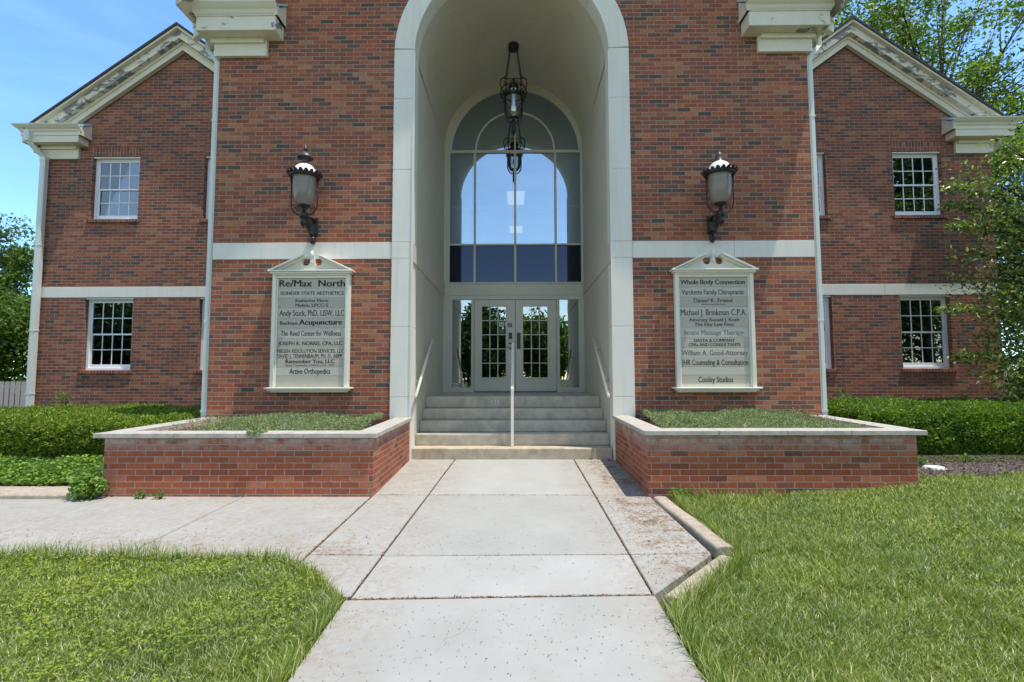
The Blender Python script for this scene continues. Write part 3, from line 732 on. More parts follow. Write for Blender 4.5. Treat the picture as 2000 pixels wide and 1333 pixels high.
for xm in (-0.875, 0.0, 0.875): mem(scr, xm-0.024, xm+0.024, 3.239, 4.041, 0.0); mem(scr, xm-0.024, xm+0.024, 4.079, 6.094, 0.0)
mem(scr, -0.018, 0.018, 6.151, 6.98, 0.0)
def ringp(mb, r0, r1, z, y0, y1, n=36, a0=0, a1=180):
    A = arc(r1, CX, z, a0, a1, n); B = arc(r0, CX, z, a0, a1, n)
    for k in range(n): mb.pxz([A[k], A[k+1], B[k+1], B[k]], y0, y1)
ringp(scr, 1.385, 1.47, 6.12, YD-0.017, YD+0.08, a0=0)
ringp(scr, 0.835, 0.875, 6.15, YD-0.018, YD+0.08)
screen = scr.build('entrance_screen', m_frame, bld, bevel=0.003)
def pane(parent, x0, x1, z0, z1, mat, name='pane', tilt=0.0):
    g = MB(); g.box(CX+x0, CX+x1, YD+0.02, YD+0.026, z0, z1); return g.build(name, mat, parent)
for a, b in ((-1.41, -0.90), (-0.85, -0.025), (0.025, 0.85), (0.90, 1.41)):
    pane(screen, a, b, 4.08, 6.094, m_glass)
    pane(screen, a, b, 3.24, 4.041, m_spandrel)
g = MB(); g.pxz([(CX+x-CX, z) for x, z in arc(1.385, CX, 6.15, 0, 180, 36)], YD+0.02, YD+0.026); g.build('pane', m_glass, screen)
for s in (-1, 1):
    a, b = sorted((s*0.94, s*1.355)); pane(screen, a, b, 0.98, 2.865, m_glassd)
# plaster infill between vault and screen
inf = MB()
ringp(inf, 1.465, 1.60, 6.12, YD-0.01, YD+0.2); inf.box(-1.55, CX-1.465, YD-0.01, YD+0.2, 0.8, 6.13); inf.box(CX+1.465, 1.55, YD-0.01, YD+0.2, 0.8, 6.13)
inf.build('reveal', m_frame, bld)
# sticker helpers
def nosmoke(x, z, sz, y, parent):
    p = MB(); p.box(x-sz/2, x+sz/2, y-0.002, y, z-sz/2, z+sz/2); st = p.build('sticker', m_stk, parent)
    r = MB(); n = 20
    for k in range(n):
        A = [(x+sz*q*math.cos(2*math.pi*t/n), z+sz*q*math.sin(2*math.pi*t/n)) for t in (k, k+1) for q in (0.40, 0.30)]
        r.pxz([A[0], A[2], A[3], A[1]], y-0.004, y-0.002)
    d = sz*0.33*0.7; e = sz*0.045
    r.pxz([(x-d-e, z+d-e), (x-d+e, z+d+e), (x+d+e, z-d+e), (x+d-e, z-d-e)], y-0.0042, y-0.0022)
    r.box(x-sz*0.2, x+sz*0.2, y-0.0041, y-0.0021, z-sz*0.05, z+sz*0.03)
    r.build('symbol', m_letter, st)
# doors
def door(x0, x1, hs):
    y = YD+0.0
    d = MB(); gx0, gx1, gz0, gz1 = (CX-0.715, CX-0.205, 1.20, 2.715) if x0 < 0 else (CX+0.165, CX+0.685, 1.20, 2.715)
    X0, X1 = CX+x0, CX+x1; Z0, Z1 = ZL+0.02, 2.855
    for (a, b, c, e) in ((X0, gx0, Z0, Z1), (gx1, X1, Z0, Z1), (gx0, gx1, Z0, gz0), (gx0, gx1, gz1, Z1)): d.box(a, b, y, y+0.045, c, e)
    # moulding round the lite
    q = 0.028
    for (a, b, c, e) in ((gx0-q, gx0, gz0-q, gz1+q), (gx1, gx1+q, gz0-q, gz1+q), (gx0, gx1, gz0-q, gz0), (gx0, gx1, gz1, gz1+q)): d.box(a, b, y-0.012, y, c, e)
    o = d.build('door', m_door, bld, bevel=0.003)
    mu = MB()
    for k in (1, 2): xm = gx0+(gx1-gx0)*k/3; mu.box(xm-0.009, xm+0.009, y, y+0.03, gz0, gz1)
    for k in range(1, 5): zm = gz0+(gz1-gz0)*k/5; mu.box(gx0, gx1, y+0.002, y+0.028, zm-0.009, zm+0.009)
    mu.build('muntins', m_door, o, bevel=0.002)
    g = MB(); g.box(gx0, gx1, y+0.018, y+0.022, gz0, gz1); g.build('door_pane', m_glassd, o)
    hx = X0+0.004 if x0 < 0 else X1-0.004
    h = MB()
    for z in (1.15, 1.85, 2.55): h.box(hx-0.018, hx+0.018, y-0.012, y, z-0.055, z+0.055)
    h.build('hinge', m_door, o)
    sw = MB(); sw.box(X0+0.01, X1-0.01, y-0.01, y-0.001, Z0, Z0+0.035)
    for k in range(4): xx = X0+0.1+k*(X1-X0-0.2)/3; sw.box(xx-0.006, xx+0.006, y-0.014, y-0.01, Z0+0.018, Z0+0.03)
    sw.build('door_sweep', m_steel, o)
    return o, y
dl, yd = door(-0.872, -0.004, -1)
dr, yd = door(0.004, 0.872, 1)
nosmoke(-0.255+CX-0.045, 2.33, 0.095, yd+0.017, dl)
p = MB(); p.box(CX-0.345, CX-0.245, yd+0.014, yd+0.017, 2.13, 2.24); p.build('sticker', m_green, dl)
p = MB(); p.box(CX-0.165, CX-0.07, yd-0.003, yd-0.0005, 2.265, 2.355)
pl_ = p.build('notice_plate', m_gplate, dl)
p = MB(); p.box(CX-0.145, CX-0.07, yd-0.006, yd-0.0005, 1.80, 2.15); p.build('cover_plate', m_plate, dl)
p = MB(); p.box(CX+0.03, CX+0.11, yd-0.006, yd-0.0005, 1.80, 2.15); p.build('cover_plate', m_plate, dr)
p = MB(); p.box(CX-0.14, CX-0.07, yd-0.03, yd-0.0062, 1.935, 2.015); p.box(CX-0.135, CX-0.075, yd-0.035, yd-0.03, 1.975, 2.005); p.box(CX-0.14, CX-0.065, yd-0.028, yd-0.0065, 1.82, 1.90)
p.tube([(CX-0.10, yd-0.02, 1.86), (CX-0.10, yd-0.065, 1.86), (CX-0.21, yd-0.068, 1.858)], 0.011, 8)
p.build('handle', m_steel, dl, bevel=0.004)
nosmoke(-1.28+CX, 1.035, 0.09, YD+0.018, screen)
p = MB(); p.box(CX-1.23, CX-1.13, YD+0.016, YD+0.018, 0.99, 1.08); p.build('sticker', m_curtain, screen)
# interior lobby
lob = MB(); X0, X1, Y0, Y1, Z0, Z1 = -2.6, 2.6, YD+0.22, 14.0, 3.3, 6.55
lob.add([(X0,Y0,Z0),(X1,Y0,Z0),(X1,Y1,Z0),(X0,Y1,Z0),(X0,Y0,Z1+1.5),(X1,Y0,Z1+1.5),(X1,Y1,Z1),(X0,Y1,Z1)], [(0,1,2,3),(7,6,5,4),(1,2,6,5),(2,3,7,6),(3,0,4,7)])
X0, X1, Y1, Z0, Z1 = -2.6, 2.6, 9.0, 0.86, 3.0
lob.add([(X0,Y0,Z0),(X1,Y0,Z0),(X1,Y1,Z0),(X0,Y1,Z0),(X0,Y0,Z1),(X1,Y0,Z1),(X1,Y1,Z1),(X0,Y1,Z1)], [(0,1,2,3),(7,6,5,4),(1,2,6,5),(2,3,7,6),(3,0,4,7)])
lob.box(-2.59, -1.35, 7.6, 7.9, 3.3, 7.1); lob.box(-1.35, 2.59, 7.6, 7.9, 6.35, 7.1); lob.box(1.75, 1.9, 6.9, 7.6, 3.3, 6.3)
lob.build('lobby', m_interior, bld)
rr = MB(); rr.box(-1.5, 1.55, 3.46, 3.50, 4.93, 5.01)
rr.build('lobby_rail', m_white, bld)

# steps
st = MB(); ry = [0.07, 0.347, 0.627, 0.908, 1.188]; rz = [0.165, 0.345, 0.52, 0.695, 0.885]
steps = thing('entrance_steps', 'five worn grey concrete steps climbing into the entrance arch', 'steps', (0, 1.0, 0))
prev = 0
for i in range(5):
    mbs = MB(); z0 = rz[i-1] if i else -0.1
    xx = 1.515 if i == 0 else 1.499
    y1 = ry[i+1]+0.02 if i < 4 else YW+0.3
    mbs.box(-xx, xx if i else 1.49, ry[i], y1, z0, rz[i])
    o = mbs.build('step' if i < 4 else 'landing', m_step1 if i == 0 else m_step, steps, bevel=0.018, seg=3)
def text_mesh(txt, serif=True, bold=0.0, spacing=1.0):
    cu = bpy.data.curves.new('t', 'FONT'); cu.body = txt; cu.size = 1.0; cu.offset = 0.0; cu.resolution_u = 3; cu.space_character = spacing
    ob = bpy.data.objects.new('t', cu); COL.objects.link(ob)
    dg = bpy.context.evaluated_depsgraph_get(); me = ob.evaluated_get(dg).to_mesh()
    V = [tuple(v.co) for v in me.vertices]; F = [tuple(p.vertices) for p in me.polygons]
    cnt = {}
    for f in F:
        for a, b in zip(f, f[1:]+f[:1]): k = (min(a, b), max(a, b)); cnt[k] = cnt.get(k, 0)+1
    ex = []
    if serif:
        for (a, b), c in cnt.items():
            if c != 1: continue
            p, q = V[a], V[b]
            L = abs(p[0]-q[0])
            if abs(p[1]-q[1]) < 0.004 and 0.05 < L < 0.19 + 2*bold:
                z = p[1]; x0, x1 = min(p[0], q[0]), max(p[0], q[0]); e = 0.032; h = 0.04
                if abs(z) < 0.02: ex.append((x0-e, x1+e, z, z+h))
                elif z > 0.45: ex.append((x0-e, x1+e*0.6, z-h, z))
    ob.evaluated_get(dg).to_mesh_clear(); bpy.data.objects.remove(ob); bpy.data.curves.remove(cu)
    return V, F, ex
def add_text(mb, txt, x0, x1, zb, cap, y, serif=True, bold=0.0, d=0.003, spacing=1.0):
    V, F, ex = text_mesh(txt, serif, bold, spacing)
    mnx = min(v[0] for v in V); mxx = max(v[0] for v in V)
    H = text_mesh('H', False, bold)[0]; ch = max(v[1] for v in H)-min(v[1] for v in H)
    sx = (x1-x0)/(mxx-mnx); sz = cap/ch
    f = lambda v: (x0+(v[0]-mnx)*sx, y, zb+v[1]*sz)
    for q, dx in enumerate((0.0,) if bold < 0.003 else (-bold, 0.0, bold)):
        mb.add([(f(v)[0]+dx*sx, y-0.0001*q, f(v)[2]+(0.0 if q == 1 else 0.0)) for v in V], F)
    for (a, b, c, e) in ex:
        p, q = f((a, c, 0)), f((b, e, 0)); mb.add([(p[0], y-0.0004, p[2]), (q[0], y-0.0004, p[2]), (q[0], y-0.0004, q[2]), (p[0], y-0.0004, q[2])], [(0, 1, 2, 3)])
mbt = MB(); add_text(mbt, '123', -0.36, -0.235, 0.735, 0.085, 1.188-0.004, False, 0.01)
mbt.box(-0.33, -0.27, 1.150, 1.186, 0.6965, 0.699)
mbt.build('painted_marks', m_chalk, steps)

# ------------------------------------------------------------------ sign boards
def sign(xc, ztop, label, lines, bounds, xoff, mats_t):
    zs = lambda py: ztop - (py-bounds[0])*0.001716
    xs_ = lambda px, py: xc + (px-(xoff[0]+(xoff[1]-xoff[0])*(py-bounds[0])/(bounds[-1]-bounds[0])))*0.00170
    y0 = -0.045
    S = thing('directory_sign', label, 'sign', (xc, -0.05, 1.0), 'directory signs beside the entrance')
    zt, zb = zs(bounds[0]), zs(bounds[-1]); hw = 0.525
    b = MB(); b.box(xc-hw-0.03, xc+hw+0.03, y0+0.008, -0.001, zb-0.02, zt+0.02); b.build('board', m_signp, S)
    f = MB()
    for s in (-1, 1):
        f.box(xc+s*(hw+0.0), xc+s*(hw+0.055), y0-0.045, -0.002, zb-0.01, zt+0.04)
        f.box(xc+s*(hw-0.018), xc+s*(hw+0.002), y0-0.018, y0+0.01, zb, zt)
    f.box(xc-hw, xc+hw, y0-0.03, -0.003, zt, zt+0.04)
    f.build('frame', m_signw, S, bevel=0.004)
    sh = MB(); sh.box(xc-0.64, xc+0.64, y0-0.10, -0.002, zb-0.035, zb-0.010); sh.box(xc-0.60, xc+0.60, y0-0.07, -0.003, zb-0.062, zb-0.036); sh.box(xc-0.57, xc+0.57, y0-0.04, -0.004, zb-0.085, zb-0.063)
    sh.build('shelf', m_signw, S, bevel=0.004)
    c = MB(); z = zt+0.04
    c.box(xc-0.58, xc+0.58, y0-0.055, -0.002, z, z+0.022); c.box(xc-0.605, xc+0.605, y0-0.08, -0.002, z+0.0225, z+0.05); c.box(xc-0.635, xc+0.635, y0-0.105, -0.002, z+0.0505, z+0.072)
    c.build('cornice', m_signw, S, bevel=0.003)
    z += 0.0725
    # broken pediment: tympanum with two round notches beside the finial, raking mouldings
    pd = MB(); n = 12
    def notch(s):
        cx0, cz0, r = 0.092, z+0.135, 0.058
        return [(xc+s*(cx0+r*math.cos(R(a))), cz0 + r*math.sin(R(a))) for a in np.linspace(75, -185, n)]
    for s in (-1, 1):
        pts = [(xc+s*0.0, z), (xc+s*0.60, z), (xc+s*0.13, z+0.205)] + notch(s) + [(xc+s*0.026, z+0.19), (xc, z+0.19)]
        pd.pxz(pts, y0-0.02, -0.003)
    pd.build('pediment', m_signp, S)
    rk = MB()
    for s in (-1, 1):
        a, e = (xc+s*0.63, z), (xc+s*0.115, z+0.245)
        rk.pxz([a, e, (e[0], e[1]-0.03), (a[0]-s*0.06, a[1])], y0-0.10, -0.002)
        rk.pxz([(a[0]-s*0.07, a[1]), (e[0], e[1]-0.031), (e[0], e[1]-0.06), (a[0]-s*0.13, a[1])], y0-0.055, -0.003)
    rk.build('raking_moulding', m_signw, S, bevel=0.004)
    fn = MB(); fn.lathe([(0.0, 0.305), (0.014, 0.295), (0.026, 0.265), (0.03, 0.235), (0.024, 0.205), (0.016, 0.19), (0.02, 0.18), (0.0, 0.175)], (xc, y0-0.03, z), 14); fn.box(xc-0.016, xc+0.016, y0-0.045, -0.003, z+0.12, z+0.215)
    fn.build('finial', m_signw, S)
    for i in range(len(bounds)-1):
        a, e = zs(bounds[i]), zs(bounds[i+1])
        if bounds[i+1]-bounds[i] < 30: continue
        p = MB(); p.box(xc-hw+0.02, xc+hw-0.02, y0-0.002, y0+0.0075, e+0.0022, a-0.0022)
        for s in (-1, 1): p.box(xc+s*(hw-0.035)-0.005, xc+s*(hw-0.035)+0.005, y0-0.005, y0-0.002, e+0.012, e+0.022)
        P = p.build('name_plate', mats_t[i % len(mats_t)], S)
        for (row, txt, a0, a1, base, cap, serif, bold, mat) in lines:
            if row != i: continue
            tb = MB(); lm = mat or m_letter
            add_text(tb, txt, xs_(a0, base), xs_(a1, base), zs(base), cap*0.001716, y0-0.0035, serif, bold+0.014)
            tb.build('lettering', lm, P)
    return S
pm = [paint_mat('plate_a', (0.45, 0.42, 0.35), 0.35, 0.1), paint_mat('plate_b', (0.50, 0.48, 0.42), 0.35, 0.1), paint_mat('plate_c', (0.42, 0.395, 0.33), 0.35, 0.1), paint_mat('plate_d', (0.52, 0.48, 0.42), 0.35, 0.1)]
LL = [(0, 'Re/Max  North', 190, 768, 350, 57, True, 0.02, None), (1, 'SONDER STATE AESTHETICS', 200, 758, 423, 29, True, 0.012, None),
      (2, 'Katherine Marie', 332, 622, 487, 27, True, 0.01, None), (2, 'Melick, LPCC-S', 332, 620, 528, 27, True, 0.01, None),
      (3, 'Andy Stuck, PhD, LISW, LLC', 190, 762, 608, 50, True, 0.0, None), (4, 'Buckeye', 196, 350, 685, 30, True, 0.01, None),
      (4, 'Acupuncture', 366, 742, 685, 44, True, 0.025, None), (5, 'The Reed Center for Wellness', 203, 732, 782, 43, True, 0.004, None),
      (6, 'JOSEPH K. NORRIS, CPA, LLC', 180, 745, 863, 31, True, 0.008, None), (7, 'NIESEN RESOLUTION SERVICES, LLC', 172, 757, 930, 32, True, 0.006, None),
      (7, 'DAVID J. TENNENBAUM, PH. D., ABPP', 172, 743, 973, 32, True, 0.006, None), (8, 'Remember You, LLC', 246, 676, 1020, 33, True, 0.012, None),
      (8, 'Shaul Topolosky, LISW-S, LMT, CPC', 246, 676, 1046, 15, True, 0.0, None), (9, 'Active Orthopedics', 280, 638, 1112, 46, True, 0.006, None)]
LB = [278, 365, 450, 540, 627, 715, 803, 890, 978, 1055, 1128, 1222]
sign(-3.0, 2.705, 'cream directory board of name plates headed Re/Max North, left of the entrance arch', LL, LB, (479, 457), pm)
RL_ = [(0, 'Whole Body Connection', 177, 738, 332, 40, False, 0.015, None), (1, 'Varckette Family Chiropractic', 187, 733, 422, 43, True, 0.0, None),
      (2, 'Daniel K. Friend', 293, 628, 490, 35, True, 0.004, None), (2, 'Attorney At Law', 358, 570, 513, 13, True, 0.0, None),
      (3, 'Michael J. Brinkman C.P.A.', 180, 750, 603, 52, True, 0.0, None), (4, 'Attorney Ronald J. Koch', 253, 686, 655, 27, True, 0.008, None),
      (4, 'The Eley Law Firm', 300, 638, 695, 27, True, 0.008, None), (5, 'Innate Massage Therapy', 210, 728, 772, 42, True, 0.0, m_letterb),
      (6, 'DASTA & COMPANY', 296, 650, 833, 26, True, 0.01, None), (6, 'CPAs AND CONSULTANTS', 250, 697, 870, 26, True, 0.01, None),
      (7, 'William A. Good-Attorney', 190, 762, 948, 43, True, 0.0, m_letterg), (8, 'JHR Counseling & Consultation', 192, 762, 1032, 46, True, 0.0, None),
      (10, 'Cooley Studios', 335, 634, 1180, 48, True, 0.004, None)]
RB = [270, 357, 443, 530, 618, 705, 793, 883, 970, 1047, 1118, 1193, 1215]
sign(3.0, 2.70, 'cream directory board of name plates headed Whole Body Connection, right of the entrance arch', RL_, RB, (461, 487), pm)

# ------------------------------------------------------------------ lanterns
def scroll(mb, c, r0, turns, plane, start, rad=0.008, sgn=1, n=26):
    P = []
    for k in range(n+1):
        t = k/n; a = start + sgn*turns*2*math.pi*t; r = r0*(1-0.82*t)
        u, v = r*math.cos(a), r*math.sin(a)
        P.append((c[0]+u*plane[0][0]+v*plane[1][0], c[1]+u*plane[0][1]+v*plane[1][1], c[2]+u*plane[0][2]+v*plane[1][2]))
    mb.tube(P, [rad*(1-0.4*k/n) for k in range(n+1)], 6)
def crown(mb, c, r, z, n=18, h=0.06, flare=0.035):
    """scalloped gallery ring"""
    mb.lathe([(r-0.03, z-0.012), (r+0.005, z-0.012), (r+0.012, z+0.0), (r+0.005, z+0.014), (r-0.03, z+0.012)], c, 36)
    for k in range(n):
        a0 = 2*math.pi*k/n; pts = []
        m_ = 7
        inner = []; outer = []
        for j in range(m_+1):
            t = j/m_; a = a0 + 2*math.pi/n*t; hh = h*(0.35+0.65*math.sin(math.pi*t)); rr_ = r + flare*hh/h
            inner.append((c[0]+r*math.cos(a), c[1]+r*math.sin(a), c[2]+z)); outer.append((c[0]+rr_*math.cos(a), c[1]+rr_*math.sin(a), c[2]+z+hh))
        vs = inner+outer
        mb.add(vs, [(j, j+1, m_+1+j+1, m_+1+j) for j in range(m_)])
        mb.add([(v[0]+(c[0]-v[0])*0.02, v[1]+(c[1]-v[1])*0.02, v[2]+0.001) for v in vs], [(j, m_+1+j, m_+1+j+1, j+1) for j in range(m_)])
def wall_lantern(x, label, tall, bx, tiltx):
    y = -0.40
    L = thing('wall_lantern', label, 'lantern', (x, 0, 3.1), 'iron carriage lanterns on the tower wall')
    c = (x, y, 0)
    zb = 3.70                                         # glass bottom
    g = MB(); g.lathe([(0.075, zb), (0.10, zb+0.01), (0.135, zb+0.07), (0.155, zb+0.17), (0.162, zb+0.30), (0.160, zb+0.42)], c, 32); g.build('glass_bowl', m_frost, L)
    d = MB(); zc = zb+0.42
    d.lathe([(0.172, zc+0.01), (0.168, zc+0.06), (0.150, zc+0.11), (0.118, zc+0.155), (0.075, zc+0.185), (0.03, zc+0.198), (0.0, zc+0.2)], c, 32); d.build('dome', m_opal, L)
    k = MB(); crown(k, c, 0.203, zc, 20, 0.056, 0.055); k.build('gallery', m_iron, L)
    t = MB()
    if tall:
        t.lathe([(0.062, zc+0.19), (0.055, zc+0.20), (0.05, zc+0.215), (0.05, zc+0.29), (0.09, zc+0.287), (0.112, zc+0.283), (0.105, zc+0.30), (0.085, zc+0.335), (0.05, zc+0.365), (0.02, zc+0.38), (0.018, zc+0.392), (0.034, zc+0.41), (0.034, zc+0.43), (0.014, zc+0.46), (0.004, zc+0.49), (0, zc+0.492)], c, 24)
    else:
        t.lathe([(0.07, zc+0.185), (0.062, zc+0.20), (0.056, zc+0.205), (0.052, zc+0.27), (0.046, zc+0.30), (0.028, zc+0.325), (0.012, zc+0.335), (0, zc+0.337)], c, 24)
    t.build('chimney', m_rust, L)
    b = MB(); b.lathe([(0.0, zb-0.085), (0.02, zb-0.08), (0.022, zb-0.045), (0.05, zb-0.03), (0.085, zb-0.012), (0.092, zb), (0.085, zb+0.008), (0.0, zb+0.01)], c, 24)
    b.lathe([(0.0, zb-0.33), (0.010, zb-0.325), (0.014, zb-0.30), (0.035, zb-0.29), (0.05, zb-0.265), (0.052, zb-0.235), (0.038, zb-0.225), (0.042, zb-0.20), (0.060, zb-0.185), (0.062, zb-0.125), (0.055, zb-0.11), (0.03, zb-0.10), (0.02, zb-0.08), (0.0, zb-0.08)], c, 20)
    b.build('socket', m_iron, L)
    yk = MB()
    P = []
    for a in np.linspace(0, 180, 15):
        P.append((x-0.19*math.cos(R(a)), y, zb+0.02-0.17*math.sin(R(a))))
    P = [(x-0.19, y, zc)]+P+[(x+0.19, y, zc)]; yk.tube(P, 0.0105, 8)
    for s in (-1, 1):
        scroll(yk, (x+s*0.115, y+0.03, zb-0.05), 0.045, 1.2, ((s, 0, 0), (0, 0, 1)), 0.4, 0.007)
    yk.build('yoke', m_iron, L)
    ar = MB()
    ar.box(x-0.055, x+0.055, -0.022, -0.001, 3.36, 3.64); ar.box(x-0.042, x+0.042, -0.034, -0.022, 3.38, 3.62)
    ar.build('wall_plate', m_iron, L, bevel=0.012, seg=2)
    am = MB()
    Q = [(x, -0.03, 3.57), (x, -0.12, 3.60), (x, -0.22, 3.58), (x, -0.33, 3.51), (x, -0.40, 3.46)]
    am.tube(Q, [0.028, 0.024, 0.022, 0.024, 0.028], 8)
    Q = [(x, -0.035, 3.40), (x, -0.10, 3.35), (x, -0.18, 3.36), (x, -0.26, 3.41), (x, -0.34, 3.46)]
    am.tube(Q, [0.022, 0.021, 0.020, 0.019, 0.018], 8)
    scroll(am, (x, -0.16, 3.48), 0.07, 1.6, ((0, 1, 0), (0, 0, 1)), 2.0, 0.012)
    scroll(am, (x, -0.25, 3.49), 0.05, 1.4, ((0, -1, 0), (0, 0, 1)), 1.0, 0.010)
    am.tube([(x, -0.03, 3.40), (x, -0.045, 3.35), (x, -0.07, 3.31)], 0.018, 8)
    scroll(am, (x, -0.075, 3.265), 0.055, 1.5, ((0, -1, 0), (0, 0, 1)), 1.2, 0.015, -1)
    am.lathe([(0.0, -0.05), (0.022, -0.045), (0.036, -0.02), (0.04, 0.01), (0.03, 0.05), (0.012, 0.07)], (x, -0.06, 3.27), 14)
    am.build('bracket_arm', m_iron, L)
wall_lantern(-3.0, 'black iron wall lantern with a tall capped chimney and finial, above the left directory board', True, 0, 0)
wall_lantern(3.0, 'black iron wall lantern with a short bare chimney, above the right directory board', False, 0, 0)

def pendant():
    x, y = 0.02, 2.0
    L = thing('pendant_lantern', 'black iron lantern with scrolled arms hanging on four chains from the vault', 'lantern', (x, y, 7.68))
    c = (x, y, 0)
    m_ = MB(); m_.lathe([(0.0, 7.62), (0.10, 7.62), (0.105, 7.65), (0.105, 7.72), (0.0, 7.73)], c, 24); m_.build('ceiling_plate', m_iron, L)
    zc = 6.66
    for k, a in enumerate((35, 145, 215, 325)):
        ch = MB(); A = Vector((x+0.08*math.cos(R(a)), y+0.08*math.sin(R(a)), 7.62)); B = Vector((x+0.185*math.cos(R(a)), y+0.185*math.sin(R(a)), zc+0.34))
        n = 22; d = (B-A)/n
        for i in range(n):
            p = A+d*i; u = Vector((math.cos(R(a+90*(i % 2))), math.sin(R(a+90*(i % 2))), 0))
            P = []
            for t in range(9):
                th = 2*math.pi*t/8; P.append(p+d*0.5+d*0.62*math.cos(th)+u*0.011*math.sin(th))
            ch.tube(P, 0.0045, 5, cap=False)
        ch.build('chain', m_iron, L)
        am = MB(); ca, sa = math.cos(R(a)), math.sin(R(a))
        P = []
        for (r, z) in ((0.17, zc+0.30), (0.24, zc+0.31), (0.30, zc+0.25), (0.315, zc+0.15), (0.27, zc+0.06), (0.20, zc+0.0)): P.append((x+r*ca, y+r*sa, z))
        am.tube(P, 0.012, 6)
        am.tube([(x+0.0*ca, y, zc+0.36), (x+0.08*ca, y+0.08*sa, zc+0.35), (x+0.15*ca, y+0.15*sa, zc+0.31), (x+0.19*ca, y+0.19*sa, zc+0.24)], 0.008, 6)
        scroll(am, (x+0.19*ca, y+0.19*sa, zc+0.345), 0.035, 1.4, ((ca, sa, 0), (0, 0, 1)), 3.2, 0.007)
        scroll(am, (x+0.20*ca, y+0.20*sa, zc+0.20), 0.045, 1.4, ((ca, sa, 0), (0, 0, 1)), 1.0, 0.007)
        scroll(am, (x+0.25*ca, y+0.25*sa, zc-0.01), 0.028, 1.3, ((ca, sa, 0), (0, 0, 1)), 2.0, 0.007)
        am.build('scroll_arm', m_iron, L)
    t = MB(); t.lathe([(0.105, zc+0.13), (0.095, zc+0.15), (0.105, zc+0.18), (0.10, zc+0.24), (0.06, zc+0.28), (0.02, zc+0.30), (0.02, zc+0.33), (0.03, zc+0.35), (0.01, zc+0.39), (0, zc+0.40)], c, 24); t.build('cap', m_iron, L)
    d = MB(); d.lathe([(0.155, zc+0.01), (0.15, zc+0.07), (0.12, zc+0.12), (0.10, zc+0.135)], c, 24); d.build('dome', m_opal, L)
    k = MB(); crown(k, c, 0.178, zc, 18, 0.07, 0.055); k.build('gallery', m_iron, L)
    g = MB(); g.lathe([(0.10, 6.23), (0.13, 6.26), (0.148, 6.32), (0.155, 6.42), (0.158, 6.66)], c, 32); g.build('glass_bowl', m_clear, L)
    b = MB(); b.lathe([(0.0, 6.36), (0.035, 6.38), (0.045, 6.42), (0.04, 6.46), (0.018, 6.51), (0.012, 6.60), (0, 6.66)], c, 16); b.build('bulb', m_bulb, L)
    s_ = MB(); s_.lathe([(0.0, 5.86), (0.008, 5.87), (0.012, 5.90), (0.028, 5.93), (0.045, 5.96), (0.05, 6.0), (0.038, 6.02), (0.046, 6.04), (0.05, 6.07), (0.036, 6.09), (0.045, 6.12), (0.045, 6.18), (0.02, 6.2), (0.02, 6.22), (0.09, 6.225), (0.10, 6.24), (0.085, 6.255), (0, 6.25)], c, 20)
    s_.build('base_finial', m_iron, L)
    yk = MB(); P = [(x-0.165, y, zc)]
    for a in np.linspace(0, 180, 15): P.append((x-0.165*math.cos(R(a)), y, 6.32-0.19*math.sin(R(a))))
    P.append((x+0.165, y, zc)); yk.tube(P, 0.014, 8); yk.build('yoke', m_iron, L)
pendant()
# lobby lamps seen through the glass
for (x, y, z, w_, h, lab) in ((0.05, 6.0, 5.90, 0.24, 0.27, 'square white lobby ceiling lamp nearest the entrance glass'), (0.05, 8.0-0.35, 5.62, 0.20, 0.10, 'small white lobby ceiling lamp second from the entrance glass')):
    q = thing('lobby_lamp', lab, 'ceiling lamp', (x, y, z), 'ceiling lamps in the lobby')
    a = MB(); a.add([(x-w_*0.9, y-w_*0.9, z), (x+w_*0.9, y-w_*0.9, z), (x+w_*0.9, y+w_*0.9, z), (x-w_*0.9, y+w_*0.9, z), (x-w_, y-w_, z+h), (x+w_, y-w_, z+h), (x+w_, y+w_, z+h), (x-w_, y+w_, z+h)],
                    [(0,3,2,1),(4,5,6,7),(0,1,5,4),(1,2,6,5),(2,3,7,6),(3,0,4,7)]); a.build('shade', m_lampon, q)
    a = MB(); a.box(x-0.01, x+0.01, y-0.01, y+0.01, z+h, 6.55); a.build('stem', m_steel, q)
# ------------------------------------------------------------------ handrails
cr = thing('centre_handrail', 'slim cream painted handrail with two posts standing mid-width on the steps', 'handrail', (0, 0.28, 0.165))
a = MB(); a.box(-0.022, 0.022, 0.24, 0.275, 0.165, 1.02); a.build('post', m_rail, cr, bevel=0.004)
a = MB(); a.box(-0.02, 0.02, 1.52, 1.555, 0.885, 1.79); a.build('post', m_rail, cr, bevel=0.004)
a = MB(); a.prism([(-0.022, 0), (0.022, 0), (0.022, 0.05), (-0.022, 0.05)], lambda p: (p[0], 0.225, 1.0+p[1]), lambda p: (p[0], 1.60, 1.79+p[1])); a.build('top_rail', m_rail, cr, bevel=0.008, seg=2)
for s, lab in ((-1, 'cream handrail on the left wall of the entrance vestibule'), (1, 'cream handrail on the right wall of the entrance vestibule')):
    h = thing('wall_handrail', lab, 'handrail', (s*1.45, 0.0, 0.9), 'wall handrails in the vestibule')
    a = MB(); x = s*1.42; a.tube([(x, -0.06, 0.93), (x, 1.35, 1.88)], 0.021, 10); a.build('rail', m_rail, h)
    for t in (0.3, 0.85):
        a = MB(); p = lerp((-0.06, 0.93), (1.35, 1.88), t); a.tube([(s*1.5, p[0], p[1]-0.06), (s*1.44, p[0], p[1]-0.05), (x, p[0], p[1]-0.015)], 0.009, 6); a.box(s*1.499, s*1.49, p[0]-0.03, p[0]+0.03, p[1]-0.09, p[1]-0.03); a.build('bracket', m_steel, h)

